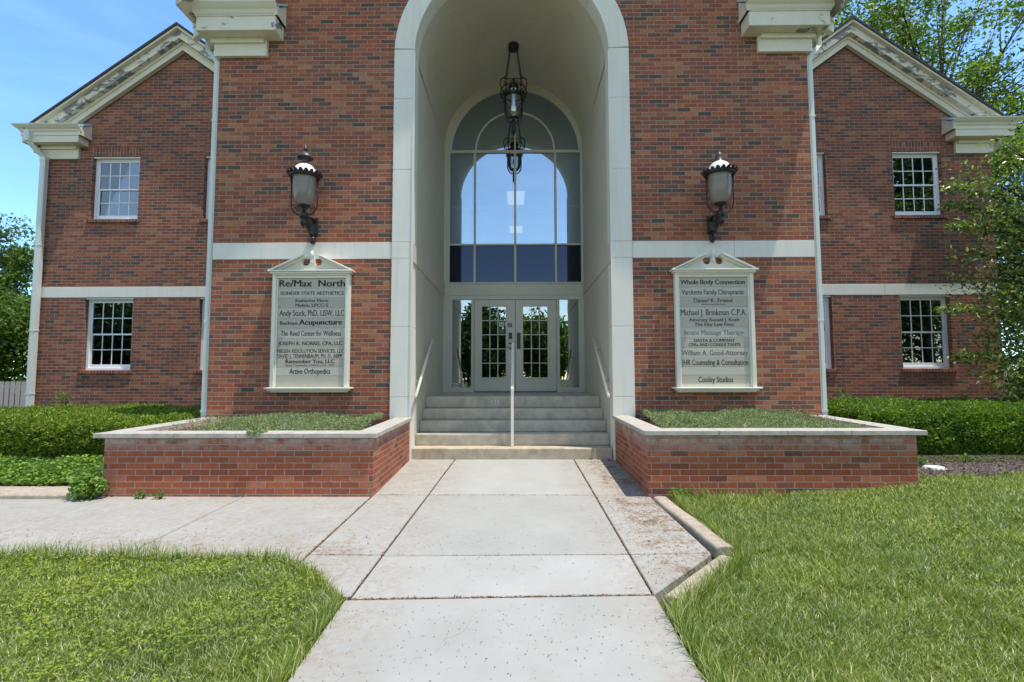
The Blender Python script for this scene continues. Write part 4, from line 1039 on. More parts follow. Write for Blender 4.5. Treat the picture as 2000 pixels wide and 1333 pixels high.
# ------------------------------------------------------------------ planters
def planter(s, top, label):
    P = thing('brick_planter', label, 'planter', (s*3.0, -1.0, 0), 'raised brick planters beside the steps')
    xi, xo, yf = 1.475, 4.395 if s < 0 else 4.335, -2.05
    xob = 4.50; th = 0.20; zb = top-0.052
    b = MB()
    poly = lambda pts, z0, z1: b.pxy([(s*x, y) for x, y in pts], z0, z1)
    poly([(xi, yf), (xo, yf), (xo, yf+th), (xi+0.0, yf+th)], -0.3, zb)
    poly([(xi, yf+th), (xi+th, yf+th), (1.72, -0.025), (1.522, -0.025), (1.522, 0.06), (1.518, 0.062)], -0.3, zb)
    poly([(xo-th, yf+th), (xo, yf+th), (xob, -0.001), (xob-th, -0.001)], -0.3, zb)
    b.build('wall', m_brickp, P)
    c = MB(); G2 = 0.003
    def cop(q):
        c.pxy([(s*x, y) for x, y in q], zb+0.002, top)
    ci, co, cf, w_ = 1.43, 4.49 if s < 0 else 4.42, -2.10, 0.28
    cuts = [ci, 1.43+0.62*1.0, 2.75, 3.55, co]
    cuts = [ci+w_*0.0, 2.22, 2.95, 3.62, co]
    for a0, a1 in zip(cuts[:-1], cuts[1:]): cop([(a0+(G2 if a0 > ci else 0), cf), (a1-(G2 if a1 < co else 0), cf), (a1-(G2 if a1 < co else 0), cf+w_), (a0+(G2 if a0 > ci else 0), cf+w_)])
    yy = [cf+w_+G2, -1.45, -1.08, -0.70, -0.30, -0.03]
    f = lambda y: ci + (1.478-ci)*(y-cf)/(0-cf)
    for y0, y1 in zip(yy[:-1], yy[1:]): cop([(f(y0), y0+G2), (f(y0)+w_-0.03, y0+G2), (f(y1)+w_-0.03, y1-G2), (f(y1), y1-G2)])
    g_ = lambda y: co + (4.60-co)*(y-cf)/(0-cf)
    yy = [cf+w_+G2, -0.95, -0.004]
    for y0, y1 in zip(yy[:-1], yy[1:]): cop([(g_(y0), y0+G2), (g_(y0)-w_+0.03, y0+G2), (g_(y1)-w_+0.03, y1-G2), (g_(y1), y1-G2)])
    c.build('coping', m_coping, P, bevel=0.005, seg=2)
    so_ = MB(); so_.pxy([(s*(xi+th), yf+th), (s*(xo-th), yf+th), (s*(xob-th), -0.002), (s*1.75, -0.03)], 0.3, top-0.075); so_.build('soil', m_soil, P)
planter(-1, 0.630, 'raised red brick planter with pale stone coping on the left of the steps')
planter(1, 0.655, 'raised red brick planter with pale stone coping right of the steps, above the lawn')

# ------------------------------------------------------------------ foliage builders (numpy)
rng = np.random.default_rng(11)
def rand_dirs(n, up=0.0):
    d = rng.normal(size=(n, 3)); d[:, 2] += up; d /= np.linalg.norm(d, axis=1, keepdims=True)+1e-9; return d
def leaf_cards(P, size, axis=None, normal=None, aspect=0.55, jitter=0.35, fold=0.18):
    """diamond leaves with a fold; P (n,3)"""
    n = len(P); s = size*(1+jitter*(rng.random(n)*2-1))
    ax = rand_dirs(n) if axis is None else axis
    nm = rand_dirs(n, 0.8) if normal is None else normal
    bx = np.cross(ax, nm); bx /= np.linalg.norm(bx, axis=1, keepdims=True)+1e-9
    nm = np.cross(bx, ax)
    s = s[:, None]
    A = P; B = P + ax*s*0.45 + bx*s*aspect*0.5 + nm*s*fold; Cc = P + ax*s; D = P + ax*s*0.45 - bx*s*aspect*0.5 + nm*s*fold
    V = np.stack([A, B, Cc, D], 1).reshape(-1, 3)
    i = np.arange(n)[:, None]*4
    T = np.concatenate([i+np.array([[0, 1, 2]]), i+np.array([[0, 2, 3]])], 1).reshape(-1, 3)
    return V, T
def merge(parts):
    Vs, Ts, b = [], [], 0
    for V, T in parts: Vs.append(V); Ts.append(T+b); b += len(V)
    return np.concatenate(Vs), np.concatenate(Ts)
def vnoise(x, y, sc, seed=0):
    """cheap smooth value noise for numpy arrays"""
    r = np.random.default_rng(seed+5).random((64, 64))
    X = x*sc+1000; Y = y*sc+1000; xi = np.floor(X).astype(int); yi = np.floor(Y).astype(int); fx = X-xi; fy = Y-yi
    fx = fx*fx*(3-2*fx); fy = fy*fy*(3-2*fy)
    g_ = lambda a, b: r[a % 64, b % 64]
    return (g_(xi, yi)*(1-fx)+g_(xi+1, yi)*fx)*(1-fy) + (g_(xi, yi+1)*(1-fx)+g_(xi+1, yi+1)*fx)*fy
def inpoly(x, y, poly):
    c = np.zeros(len(x), bool); n = len(poly)
    for i in range(n):
        x0, y0 = poly[i]; x1, y1 = poly[(i+1) % n]
        with np.errstate(divide='ignore', invalid='ignore'):
            k = ((y0 > y) != (y1 > y)) & (x < (x1-x0)*(y-y0)/((y1-y0) if y1 != y0 else 1e-9)+x0)
        c ^= k
    return c
def scatter(poly, n):
    xs0 = [p[0] for p in poly]; ys0 = [p[1] for p in poly]
    x = rng.uniform(min(xs0), max(xs0), n); y = rng.uniform(min(ys0), max(ys0), n); k = inpoly(x, y, poly); return x[k], y[k]
def blades(x, y, z, h, wid, lean, bias):
    n = len(x); P = np.stack([x, y, z], 1); a = rng.uniform(0, 2*math.pi, n)
    u = np.stack([np.cos(a), np.sin(a), np.zeros(n)], 1)
    l = rng.normal(size=(n, 3))*lean; l[:, 0] += bias[0]; l[:, 1] += bias[1]; l[:, 2] = 1; l /= np.linalg.norm(l, axis=1, keepdims=True)
    side = u*wid[:, None]/2
    H = h[:, None]
    mid = P + l*H*0.55; droop = l.copy(); droop[:, 2] *= 0.45; droop /= np.linalg.norm(droop, axis=1, keepdims=True)
    tip = mid + droop*H*0.5
    V = np.stack([P-side, P+side, mid+side*0.8, mid-side*0.8, tip], 1).reshape(-1, 3)
    i = np.arange(n)[:, None]*5
    T = np.concatenate([i+np.array([[0, 1, 2]]), i+np.array([[0, 2, 3]]), i+np.array([[3, 2, 4]])], 1).reshape(-1, 3)
    return V, T
# lawns
def lawn(name, poly, dens, label, edge_h=0.0, clover=None, hmul=1.0, bias=(0, 0)):
    xs0 = [p[0] for p in poly]; ys0 = [p[1] for p in poly]; A = (max(xs0)-min(xs0))*(max(ys0)-min(ys0))
    x, y = scatter(poly, int(A*dens))
    # thin with distance from the camera: far blades are sub-pixel
    d = np.hypot(x-0.08, y+7.58); keep = rng.random(len(x)) < np.clip(3.8/d, 0.22, 1.0)
    x, y = x[keep], y[keep]; d = d[keep]
    z = lawnz(x, y)-0.02
    nn = vnoise(x, y, 2.2, 1); n2 = vnoise(x, y, 7.0, 2); n3 = vnoise(x, y, 1.1, 6)
    thin = rng.random(len(x)) < 0.45+0.9*n2; x, y, z, d, nn, n2, n3 = (q[thin] for q in (x, y, z, d, nn, n2, n3))
    h = (0.022+0.032*nn+0.05*n2*n3)*rng.uniform(0.6, 1.35, len(x))*hmul+0.02
    wid = rng.uniform(0.0022, 0.0052, len(x))*np.clip(d/2.6, 1, 2.2)
    parts = [blades(x, y, z, h, wid, 0.62, bias)]
    o = fast_mesh(name, *merge(parts), m_grass)
    return tag(o, label, 'grass', kind='stuff')
RP = [(1.70, -2.10), (4.45, -2.08), (4.55, -1.75), (5.2, -1.62), (6.4, -1.40), (8.5, -1.3), (8.5, -6.4), (0.96, -6.4), (0.97, -4.55), (1.14, -4.42), (1.74, -3.74), (1.735, -3.6)]
lawn('lawn_grass', RP, 25000, 'long green lawn grass right of the walk', bias=(0.05, 0.0))
LP = [(-8.0, -3.80), (-1.68, -3.79), (-1.36, -4.02), (-1.08, -4.33), (-1.0, -4.46), (-0.99, -6.4), (-8.0, -6.4)]
lawn('lawn_grass', LP, 25000, 'green lawn grass mixed with clover left of the walk', hmul=0.95)
def clovers(poly, n, label, seed, thr):
    x, y = scatter(poly, n); k = (0.6*vnoise(x+3.3, y*1.7, 1.6, seed)+0.4*vnoise(x, y, 5.1, seed+1)+rng.normal(0, 0.06, len(x))) > thr; x, y = x[k], y[k]
    z = lawnz(x, y)+rng.uniform(0.03, 0.075, len(x)); P = np.stack([x, y, z], 1)
    parts = []
    for j in range(3):
        a = rng.uniform(0, 0.6, len(x)) + j*2.09; ax = np.stack([np.cos(a), np.sin(a), rng.uniform(-0.1, 0.25, len(x))], 1); ax /= np.linalg.norm(ax, axis=1, keepdims=True)
        parts.append(leaf_cards(P, 0.0125, ax, rand_dirs(len(x), 1.6), 0.95, 0.3, 0.1))
    return tag(fast_mesh('clover', *merge(parts), m_clover), label, 'clover', kind='stuff')
clovers(LP, 22000, 'bright yellow-green clover leaves patching the left lawn', 3, 0.57)
clovers(RP, 9000, 'scattered clover leaves in the right lawn', 8, 0.72)
# blades overhanging the walk edge
def fringe(path, n, label):
    seg = [(path[i], path[i+1]) for i in range(len(path)-1)]; L = np.array([math.dist(a, b) for a, b in seg]); pr = L/L.sum()
    k = rng.choice(len(seg), n, p=pr); t = rng.random(n)
    x = np.array([seg[i][0][0]+(seg[i][1][0]-seg[i][0][0])*tt for i, tt in zip(k, t)]) + rng.normal(0, 0.02, n)
    y = np.array([seg[i][0][1]+(seg[i][1][1]-seg[i][0][1])*tt for i, tt in zip(k, t)]) + rng.normal(0, 0.02, n)
    z = 0.024*y-0.02; h = rng.uniform(0.05, 0.17, n)*(0.6+0.8*vnoise(x, y, 3, 4))
    V, T = blades(x, y, z, h, rng.uniform(0.003, 0.006, n), 0.3, (0, 0))
    return tag(fast_mesh('edge_grass', V, T, m_grass), label, 'grass', kind='stuff')
fringe([(-8, -3.79), (-1.68, -3.78), (-1.36, -4.02), (-1.0, -4.45), (-0.985, -6.0)], 8000, 'taller ragged grass blades along the edge of the left lawn')
fringe([(1.72, -2.2), (1.76, -3.75), (1.14, -4.45), (0.97, -4.6), (0.955, -6.0)], 4500, 'taller ragged grass blades along the edge of the right lawn')
fringe([(1.7, -2.12), (4.4, -2.12)], 1500, 'grass blades against the foot of the right planter')

# hedges
def hedge(name, x0, x1, y0, y1, z0, zt, n, mat, label, seed, leaf=0.034, rnd=0.22, ends=(True, True)):
    Hd = thing(name, label, 'hedge', ((x0+x1)/2, (y0+y1)/2, z0))
    # sample a rounded box surface
    A_top = (x1-x0)*(y1-y0); A_fr = (x1-x0)*(zt-z0); A_en = (y1-y0)*(zt-z0)*sum(ends)
    tot = A_top+A_fr*1.6+A_en
    nt_ = int(n*A_top/tot); nf = int(n*A_fr*1.6/tot); ne = n-nt_-nf
    pts = []; nrm = []
    x = rng.uniform(x0, x1, nt_); y = rng.uniform(y0, y1, nt_); pts.append(np.stack([x, y, np.full(nt_, zt)], 1)); nrm.append(np.tile([0, 0, 1.0], (nt_, 1)))
    x = rng.uniform(x0, x1, nf); z = rng.uniform(z0, zt, nf); pts.append(np.stack([x, np.full(nf, y0), z], 1)); nrm.append(np.tile([0, -1.0, 0.15], (nf, 1)))
    if ne > 0:
        e = rng.random(ne) < (0.5 if all(ends) else (1.0 if ends[0] else 0.0)); y = rng.uniform(y0, y1, ne); z = rng.uniform(z0, zt, ne)
        pts.append(np.stack([np.where(e, x0, x1), y, z], 1)); nrm.append(np.stack([np.where(e, -1.0, 1.0), np.zeros(ne), np.full(ne, 0.2)], 1))
    P = np.concatenate(pts); N_ = np.concatenate(nrm)
    # round the top edges
    def rr(P):
        cx0, cx1, cy0, cz = x0+rnd, x1-rnd, y0+rnd, zt-rnd
        q = P.copy(); core = np.stack([np.clip(P[:, 0], cx0 if ends[0] else -1e9, cx1 if ends[1] else 1e9), np.maximum(P[:, 1], cy0), np.minimum(P[:, 2], cz)], 1)
        d = P-core; L = np.linalg.norm(d, axis=1); k = L > rnd
        q[k] = core[k] + d[k]/L[k][:, None]*rnd; return q
    P = rr(P)
    # lumps
    lump = (vnoise(P[:, 0]+P[:, 2]*0.7, P[:, 1]+P[:, 2], 2.6, seed)-0.5)*0.10 + (vnoise(P[:, 0]-P[:, 2], P[:, 1]-P[:, 2]*1.3, 9.0, seed+1)-0.5)*0.07
    N_ /= np.linalg.norm(N_, axis=1, keepdims=True)
    depth = -np.abs(rng.normal(0, 0.045, len(P)))
    P = P + N_*(lump+depth)[:, None]
    # taper in toward the bottom of the front
    low = np.clip((z0+0.25-P[:, 2])/0.25, 0, 1); P[:, 1] += low*0.12*(P[:, 1] < y0+0.3)
    parts = []
    axd = N_*0.9 + rng.normal(size=P.shape)*0.6 + np.array([0, 0, 0.35]); axd /= np.linalg.norm(axd, axis=1, keepdims=True)
    for k in range(2):
        a2 = axd + rng.normal(size=P.shape)*0.45; a2 /= np.linalg.norm(a2, axis=1, keepdims=True)
        parts.append(leaf_cards(P + rng.normal(0, 0.006, P.shape), leaf, a2, None, 0.42, 0.4, 0.12))
    fast_mesh('foliage', *merge(parts), mat, Hd)
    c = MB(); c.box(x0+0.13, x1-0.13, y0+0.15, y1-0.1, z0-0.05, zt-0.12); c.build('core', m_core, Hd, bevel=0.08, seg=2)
    return Hd
hedge('clipped_hedge', -12.5, -4.72, -0.62, 2.2, 0.05, 0.66, 85000, m_yew, 'clipped yellow-green yew hedge in front of the left wing', 21)
hedge('clipped_hedge', 5.15, 12.0, -0.25, 2.2, 0.02, 0.765, 75000, m_yewd, 'clipped bright green hedge in front of the right wing', 31, leaf=0.038)
# loose weeds at the hedge end
def bush(name, c, rad, n, leaf, mat, label, cat, stems=5):
    B = thing(name, label, cat, (c[0], c[1], c[2]))
    d = rand_dirs(n, 0.3); r = rng.random(n)**0.4
    P = np.array(c) + np.array([0, 0, rad[2]*0.8]) + d*r[:, None]*np.array(rad)
    fast_mesh('foliage', *leaf_cards(P, leaf, None, None, 0.6), mat, B)
    s_ = MB()
    for k in range(stems):
        a = rng.uniform(0, 6.28); t = Vector((c[0]+rad[0]*0.6*math.cos(a), c[1]+rad[1]*0.6*math.sin(a), c[2]+rad[2]*rng.uniform(1.0, 1.9)))
        b0 = Vector((c[0], c[1], c[2]-0.05)); s_.tube([b0, b0.lerp(t, 0.5)+Vector((0.02, 0, 0.03)), t], [0.008, 0.006, 0.003], 5)
    s_.build('stem', m_bark, B)
bush('weedy_shrub', (4.95, 1.2, 0.15), (0.38, 0.5, 0.36), 2600, 0.055, m_weed, 'loose pale weedy shrub with rusty leaves between the right planter and the hedge', 'shrub', 8)
bush('weed', (-4.48, -2.14, -0.04), (0.19, 0.12, 0.13), 420, 0.055, m_cover, 'leafy weed spilling over the kerb at the left planter corner', 'weed')
bush('weed', (-3.92, -2.13, -0.05), (0.07, 0.04, 0.045), 60, 0.03, m_cover, 'small weed left of its twin in the joint at the foot of the left planter', 'weed', 3)
bush('weed', (-3.72, -2.14, -0.05), (0.08, 0.04, 0.04), 60, 0.03, m_cover, 'small weed right of its twin in the joint at the foot of the left planter', 'weed', 3)
bush('weed', (1.78, -2.13, -0.06), (0.12, 0.06, 0.07), 130, 0.035, m_cover, 'small weed where the kerb meets the right planter', 'weed', 3)
for (x, y, k, lab) in ((5.15, -0.95, 90, 'yellow-green weed in the mulch behind the white lid'), (5.95, -0.75, 40, 'tiny weed in the mulch in front of the right hedge')):
    bush('weed', (x, y, 0.09), (0.16, 0.12, 0.06), k*2, 0.035, m_cover, lab, 'weed', 3)
for (x, z, lab) in ((-9.0, 0.95, 'thin weed stalk poking above the left hedge below the corner window'), (6.1, 0.97, 'thin weed stalk poking above the right hedge')):
    bush('weed', (x, 2.55 if x < 0 else 2.0, 0.55), (0.22, 0.15, 0.24), 110, 0.05, m_cover, lab, 'weed', 4)
bush('shrub', (13.2, 4.5, 0.0), (1.6, 0.8, 0.95), 9000, 0.09, m_treem, 'low dark shrub beyond the right corner of the building, behind the ornamental tree', 'shrub', 8)
# ground cover bed on the left
def bedz(y): return 0.0 + np.clip((y+1.85)/1.4, 0, 1)*0.07 - 0.02
b = MB(); b.pxy([(-13, -1.85), (-4.42, -1.85), (-4.55, 0.4), (-13, 0.4)], -0.2, lambda x, y: float(bedz(y))+0.01); tag(b.build('planting_bed', m_soil), kind='structure')
x, y = scatter([(-11, -1.83), (-4.42, -1.83), (-4.5, -0.35), (-11, -0.35)], 26000)
z = bedz(y) + 0.05 + 0.07*vnoise(x, y, 3.0, 9) + rng.uniform(-0.03, 0.03, len(x)); P = np.stack([x, y, z], 1)
ax = rng.normal(size=P.shape); ax[:, 2] = rng.uniform(-0.2, 0.5, len(x)); ax /= np.linalg.norm(ax, axis=1, keepdims=True)
tag(fast_mesh('ground_cover', *leaf_cards(P, 0.052, ax, rand_dirs(len(x), 2.0), 0.55), m_cover), 'low glossy green ground cover between the kerb and the left hedge', 'ground cover', kind='stuff')
# mulch bed on the right with the white lid
b = MB(); b.pxy([(4.34, -2.0), (4.6, -1.75), (6.4, -1.45), (13, -1.3), (13, 1.0), (4.45, 1.0), (4.5, -0.3)], -0.15, 0.10); tag(b.build('mulch', m_mulch), 'purplish brown bark mulch in front of the right hedge', 'mulch', kind='stuff')
n = 9000; x, y = scatter([(4.5, -1.8), (7.5, -1.5), (8.5, 0.0), (4.5, 0.0)], n); P = np.stack([x, y, np.full(len(x), 0.105)+rng.uniform(0, 0.01, len(x))], 1)
ax = rng.normal(size=P.shape); ax[:, 2] *= 0.2; ax /= np.linalg.norm(ax, axis=1, keepdims=True)
tag(fast_mesh('mulch_chips', *leaf_cards(P, 0.03, ax, rand_dirs(len(x), 2.5), 0.35), m_mulch), 'loose bark chips on the mulch bed', 'mulch', kind='stuff')
lid = thing('utility_lid', 'round pale green-white plastic lid set in the mulch beside the right planter', 'lid', (5.2, -1.18, 0.04))
a = MB(); a.lathe([(0.0, 0.025), (0.09, 0.022), (0.102, 0.017), (0.106, 0.0), (0.106, -0.03)], (5.2, -1.18, 0.10), 28); a.build('cap', m_lid, lid)
a = MB(); a.lathe([(0.110, -0.02), (0.113, 0.006), (0.122, 0.005), (0.126, -0.02)], (5.2, -1.18, 0.10), 28); a.build('rim', m_lid, lid)
# junipers in the planters
def juniper(s, top, label, edge):
    poly = [(s*1.72, -1.83), (s*4.14, -1.83), (s*4.3, -0.05), (s*1.9, -0.05)]
    x, y = scatter(poly, 15000)
    f = np.clip((y+1.95)/1.9, 0, 1)
    hgt = top-0.085 + 0.13*np.sqrt(f) + 0.11*(vnoise(x, y, 1.8, 40+s)-0.35)*np.clip(f*2, 0.3, 1)
    ex = np.abs(x); keep = rng.random(len(x)) < np.clip((edge-ex)/0.5, 0.08, 1); x, y, hgt = x[keep], y[keep], hgt[keep]
    n = len(x); P = np.stack([x, y, hgt-rng.random(n)*0.05], 1)
    parts = []
    base_ax = rng.normal(size=P.shape); base_ax[:, 2] = rng.uniform(0.1, 1.2, n); base_ax /= np.linalg.norm(base_ax, axis=1, keepdims=True)
    for k in range(5):
        a2 = base_ax + rng.normal(size=P.shape)*0.5; a2 /= np.linalg.norm(a2, axis=1, keepdims=True)
        parts.append(leaf_cards(P+base_ax*(0.008*k), 0.026, a2, None, 0.28, 0.4, 0.05))
    return tag(fast_mesh('creeping_juniper', *merge(parts), m_junip), label, 'ground cover', kind='stuff')
juniper(-1, 0.63, 'grey-green creeping juniper filling the left planter', 3.9)
juniper(1, 0.655, 'grey-green creeping juniper filling the right planter', 4.3)
bush('juniper_sprig', (-2.75, -2.04, 0.60), (0.10, 0.12, 0.05), 500, 0.03, m_junip, 'juniper sprig spilling over the front coping of the left planter', 'sprig', 2)

# litter on the walk
def litter(n, poly, label, sz, mat):
    x, y = scatter(poly, n); P = np.stack([x, y, 0.024*np.minimum(y, 0)+0.003+0*x], 1)
    ax = rng.normal(size=P.shape); ax[:, 2] *= 0.15; ax /= np.linalg.norm(ax, axis=1, keepdims=True)
    return tag(fast_mesh('litter', *leaf_cards(P, sz, ax, rand_dirs(len(x), 4.0), 0.4), mat), label, 'litter', kind='stuff')
m_litter = leaf_mat('dry_litter', [(0.10, 0.05, 0.03), (0.2, 0.12, 0.07), (0.3, 0.2, 0.12)], 0.1, 0.8)
litter(900, [(0.93, -2.0), (1.5, -2.0), (1.52, -3.6), (0.95, -4.25)], 'brown seed litter on the slabs beside the right kerb', 0.014, m_litter)
litter(700, [(-0.95, -4.5), (0.9, -4.45), (0.9, -6.0), (-0.95, -6.0)], 'thin brown seed litter on the front slab of the walk', 0.011, m_litter)
litter(1100, [(-7, -3.1), (-1.0, -3.1), (-1.0, -3.74), (-7, -3.74)], 'brown clippings on the walk along the left lawn', 0.013, m_litter)
litter(500, [(-0.86, -1.95), (0.9, -1.95), (0.9, -4.3), (-0.9, -4.3)], 'sparse brown seed litter on the middle slabs', 0.011, m_litter)
def jointlitter(pts, n, label):
    t = rng.random(n); a, b = np.array(pts[0]), np.array(pts[1]); Q = a+(b-a)*t[:, None]+rng.normal(0, 0.006, (n, 2))
    P = np.stack([Q[:, 0], Q[:, 1], 0.024*Q[:, 1]-0.004], 1); ax = rng.normal(size=P.shape); ax[:, 2] *= 0.3; ax /= np.linalg.norm(ax, axis=1, keepdims=True)
    tag(fast_mesh('joint_litter', *leaf_cards(P, 0.016, ax, rand_dirs(n, 3.0), 0.45), m_litter), label, 'litter', kind='stuff')
jointlitter([(-1.45, -1.965), (1.45, -1.965)], 700, 'dark debris filling the cross joint nearest the steps')
jointlitter([(-0.95, -4.40), (0.92, -4.33)], 700, 'dark debris filling the cross joint nearest the camera')
for q in (((-0.85, 0.1), (-0.945, -4.38)), ((0.915, 0.1), (0.915, -4.33)), ((-1.49, -2.0), (-1.49, -3.78)), ((-1.45, -3.69), (1.5, -3.67))):
    jointlitter(q, 420, 'thin line of debris in a joint of the walk')
fl = thing('fallen_blossom', 'small pink blossom lying at the foot of the right end of the steps', 'blossom', (1.42, -0.03, 0.0))
P = np.array([[1.42, -0.03, 0.012]]*9)+rng.normal(0, 0.007, (9, 3))*np.array([1, 1, 0.4]); fast_mesh('petals', *leaf_cards(P, 0.032, None, None, 0.8), m_pink, fl)

# ------------------------------------------------------------------ trees
def tree(name, base, h, crown_c, crown_r, n_cl, n_leaf, leaf, mat, label, seed, trunk_r=0.16, wind=(0, 0), cl_r=0.55, limbs=True):
    global rng
    rng = np.random.default_rng(seed); rs = random.Random(seed)
    T_ = thing(name, label, 'tree', base)
    C_ = []
    while len(C_) < n_cl:
        d = rng.normal(size=3); d /= np.linalg.norm(d); r = rng.random()**0.45
        C_.append(np.array(crown_c)+d*r*np.array(crown_r))
    C_ = np.array(C_)
    tr = MB(); top = Vector((crown_c[0], crown_c[1], crown_c[2]+crown_r[2]*0.3)); b0 = Vector(base)
    mid = b0.lerp(top, 0.5)+Vector((rs.uniform(-.2, .2), rs.uniform(-.2, .2), 0))
    tr.tube([b0+Vector((0, 0, -0.2)), b0.lerp(mid, 0.5), mid, mid.lerp(top, 0.5), top], [trunk_r*1.25, trunk_r, trunk_r*0.7, trunk_r*0.4, trunk_r*0.12], 8)
    for c in C_:
        t = rs.uniform(0.25, 0.85); s0 = (b0.lerp(mid, t*2) if t < 0.5 else mid.lerp(top, t*2-1)); e = Vector(c)
        if e.z < s0.z-0.2: s0 = b0.lerp(top, 0.35)
        m1 = s0.lerp(e, 0.5)+Vector((rs.uniform(-.2, .2), rs.uniform(-.2, .2), rs.uniform(-0.05, .3)))
        r0 = trunk_r*0.3*rs.uniform(0.5, 1)
        tr.tube([s0, s0.lerp(m1, 0.5), m1, m1.lerp(e, .5), e], [r0, r0*.8, r0*.55, r0*.35, r0*.15], 5)
        for q in range(2):
            e2 = e + Vector((rs.gauss(0, cl_r*0.7), rs.gauss(0, cl_r*0.7), rs.gauss(0, cl_r*0.5))); tr.tube([m1.lerp(e, .4), e2], [r0*.3, r0*.08], 4)
    tr.build('trunk', m_bark, T_)
    k = rng.integers(0, n_cl, n_leaf); sz = cl_r*(0.6+0.8*rng.random(n_cl))
    g_ = rng.normal(size=(n_leaf, 3)); L = np.linalg.norm(g_, axis=1, keepdims=True); g_ = g_/L*np.minimum(L, 1.9)
    P = C_[k]+g_*sz[k][:, None]*np.array([0.75, 0.75, 0.5])
    ax = rng.normal(size=P.shape)+np.array([wind[0], wind[1], -0.25]); ax /= np.linalg.norm(ax, axis=1, keepdims=True)
    fast_mesh('crown', *leaf_cards(P, leaf, ax, rand_dirs(n_leaf, 0.7), 0.5), mat, T_)
    return T_
tree('deciduous_tree', (17.5, 13.0, 0), 15, (16.5, 12.5, 12.6), (7.4, 3.2, 5.2), 115, 29000, 0.17, m_tree, 'tall windblown leafy tree with open branches behind the right wing', 101, 0.30, (-1.2, 0), 0.62)
tree('deciduous_tree', (10.5, 14.5, 0), 14, (10.3, 14.5, 12.0), (2.4, 1.6, 3.4), 36, 10500, 0.17, m_tree, 'sunlit tree rising directly behind the right wing ridge', 102, 0.22, (-0.6, 0), 0.7)
tree('deciduous_tree', (17.5, 8.0, 0), 10, (16.8, 8.5, 5.0), (3.5, 2.5, 4.2), 70, 26000, 0.15, m_tree, 'bright green tree beyond the right corner of the building', 103, 0.18, (-0.5, 0), 0.65)
tree('deciduous_tree', (-20.5, 12.0, 0), 7, (-20.4, 12.0, 5.0), (1.9, 1.5, 2.7), 42, 9000, 0.15, m_treem, 'airy light green tree behind the fence left of the building', 104, 0.12, (0, 0), 0.45)
tree('deciduous_tree', (-19.0, 9.5, 0), 5, (-18.6, 9.5, 2.3), (3.2, 1.6, 2.1), 75, 32000, 0.15, m_treem, 'dense green tree massed low behind the fence left of the building', 105, 0.12, (0, 0), 0.55)
# trees across the road, mirrored in the glass
for i, (x, y, hh, rx, mt, lab) in enumerate(((-2.6, -27.0, 6.6, 2.6, m_treed, 'round dark tree across the road, left of the walk axis'), (2.4, -29.0, 6.4, 2.2, m_tree, 'green tree across the road, right of the walk axis'),
        (-15.0, -24.0, 7.0, 4.0, m_tree, 'broad tree across the road left of the walk'), (14.5, -22.0, 8.0, 4.5, m_treed, 'dark tree across the road right of the walk'), (23.0, -14.0, 17.0, 6.0, m_treed, 'very tall dark tree on the near verge to the right'),
        (34.0, -22.0, 18.0, 7.0, m_treed, 'largest dark tree across the road far to the right'), (-27.0, -20.0, 7.0, 5.5, m_treed, 'dark tree across the road far to the left'), (-38.0, -26.0, 8.0, 6.5, m_tree, 'wide tree at the far left end of the road'))):
    tree('roadside_tree', (x, y, -0.3), hh, (x, y, hh*0.56), (rx, rx*0.7, hh*0.44), 70, 15000, 0.36, mt, lab, 200+i, 0.2, (0, 0), 0.9 if rx < 5 else 1.4)

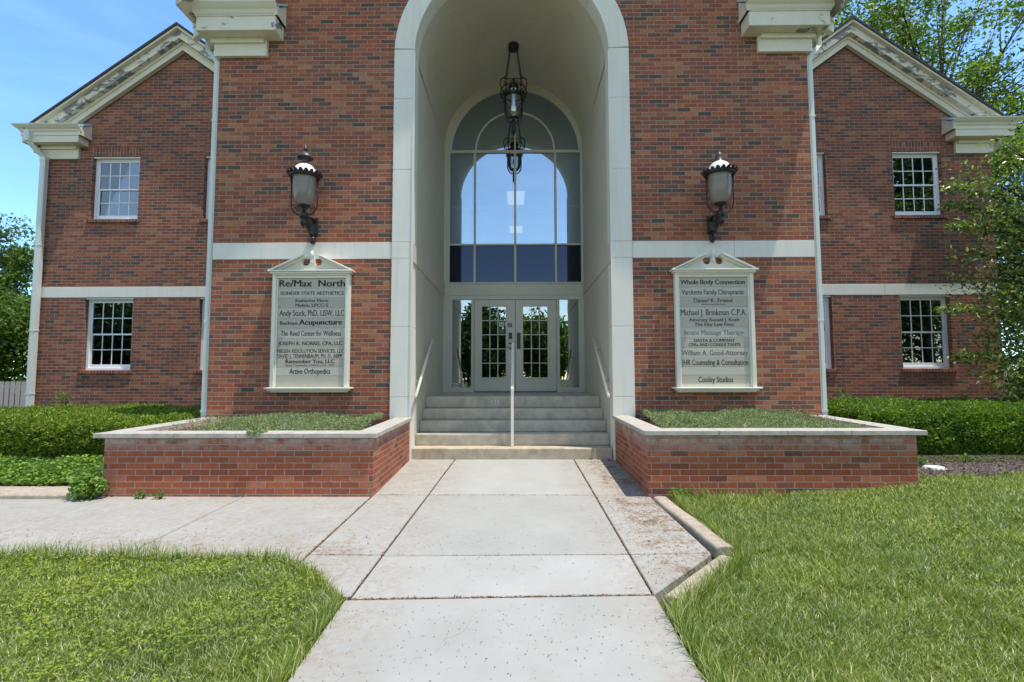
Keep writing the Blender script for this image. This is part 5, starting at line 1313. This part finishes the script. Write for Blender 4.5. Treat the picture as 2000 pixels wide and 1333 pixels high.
def crabapple():
    global rng
    rng = np.random.default_rng(77); rs = random.Random(77)
    base = (10.1, 1.7, 0.0)
    T_ = thing('crabapple_tree', 'small ornamental tree with long level branches reaching across the right wing', 'tree', base)
    tr = MB(); b0 = Vector(base)
    tr.tube([b0+Vector((0, 0, -0.1)), b0+Vector((0.05, 0, 1.2)), b0+Vector((-0.05, 0.1, 2.6)), b0+Vector((0, 0, 4.2)), b0+Vector((0.1, 0, 5.4))], [0.13, 0.11, 0.08, 0.05, 0.02], 8)
    # (x, y, z) tips
    tips = [(8.15, 1.9, 4.45), (8.55, 1.8, 4.05), (8.0, 1.6, 3.95), (8.35, 1.8, 3.0), (7.6, 1.5, 2.40), (8.7, 1.9, 2.75), (7.85, 1.5, 1.55), (8.3, 1.4, 1.25), (8.6, 1.7, 1.95), (8.9, 1.2, 0.95), (8.55, 1.3, 0.75),
            (8.1, 1.8, 4.75), (9.2, 1.9, 5.0), (9.4, 1.5, 4.2), (9.1, 1.8, 3.5), (9.2, 1.4, 2.6), (9.3, 1.6, 1.8), (9.3, 1.3, 1.3), (9.9, 1.7, 5.5), (10.4, 1.3, 5.9), (11.2, 1.8, 5.9), (9.8, 1.2, 0.8), (9.9, 1.3, 3.2), (9.9, 1.2, 2.2), (10.0, 1.5, 4.7), (10.2, 1.4, 1.5),
            (11.5, 1.6, 5.0), (11.6, 1.4, 4.0), (11.6, 1.3, 3.0), (11.5, 1.4, 2.0), (12.2, 1.7, 4.6), (12.2, 1.5, 3.2), (12.0, 1.5, 1.6), (10.5, 1.2, 3.7), (10.6, 1.1, 2.7), (10.7, 1.2, 4.5)]
    parts = []
    for i, t in enumerate(tips):
        t = (t[0]-(0.75 if t[0] > 8.95 else 0.0), t[1], t[2])
        e = Vector(t); s0 = Vector((base[0], base[1], max(0.8, min(4.6, t[2]*0.72+0.3))))
        m1 = s0.lerp(e, 0.5)+Vector((0, 0, 0.16+rs.uniform(-.1, .1)))
        pts = [s0, s0.lerp(m1, .5)+Vector((0, 0, .05)), m1, m1.lerp(e, .5)+Vector((0, 0, .03)), e]; tr.tube(pts, [0.034, 0.026, 0.018, 0.012, 0.004], 6)
        far = (t[0] < 8.2)
        nL = 470 if far else 370
        u = rng.random(nL)**(0.8 if far else 0.75)*0.97+0.03
        A = np.array([list(p) for p in pts]); k = np.clip((u*4).astype(int), 0, 3); f = (u*4-k)[:, None]; Q = A[k]*(1-f)+A[k+1]*f
        sp = (0.05+0.17*(1-u)+(0.0 if far else 0.13))[:, None]
        g_ = rng.normal(size=Q.shape)*sp*np.array([1, 1, 0.62])
        P = Q+g_
        ax = rng.normal(size=P.shape)*0.7+np.array([-0.6, -0.3, -0.1]); ax /= np.linalg.norm(ax, axis=1, keepdims=True)
        parts.append(leaf_cards(P, 0.088, ax, rand_dirs(nL, 1.0), 0.5))
        for q in range(5):
            a_ = Vector(list(A[2]*(1-q/5)+A[4]*q/5)); tr.tube([a_, a_+Vector((rs.uniform(-.25, .05), rs.uniform(-.12, .12), rs.uniform(-.1, .16)))], [0.006, 0.002], 4)
    tr.build('trunk', m_bark, T_)
    fast_mesh('crown', *merge(parts), m_crab, T_)
crabapple()
# fence
fc = thing('board_fence', 'grey-pink vertical board fence beyond the left corner of the building', 'fence', (-14.0, 6.0, 0))
a = MB()
for k in range(26):
    x = -12.3-k*0.15; a.box(x-0.055, x+0.055, 6.0, 6.02, 0.05, 1.10+0.004*(k % 3))
a.build('boards', m_fence, fc)
a = MB(); a.box(-16.3, -12.2, 6.021, 6.06, 0.35, 0.44); a.box(-16.3, -12.2, 6.021, 6.06, 0.92, 1.0); a.build('rails', m_fence, fc)
for x in (-12.4, -14.6):
    a = MB(); a.box(x-0.05, x+0.05, 6.061, 6.15, -0.1, 1.12); a.build('post', m_fence, fc)
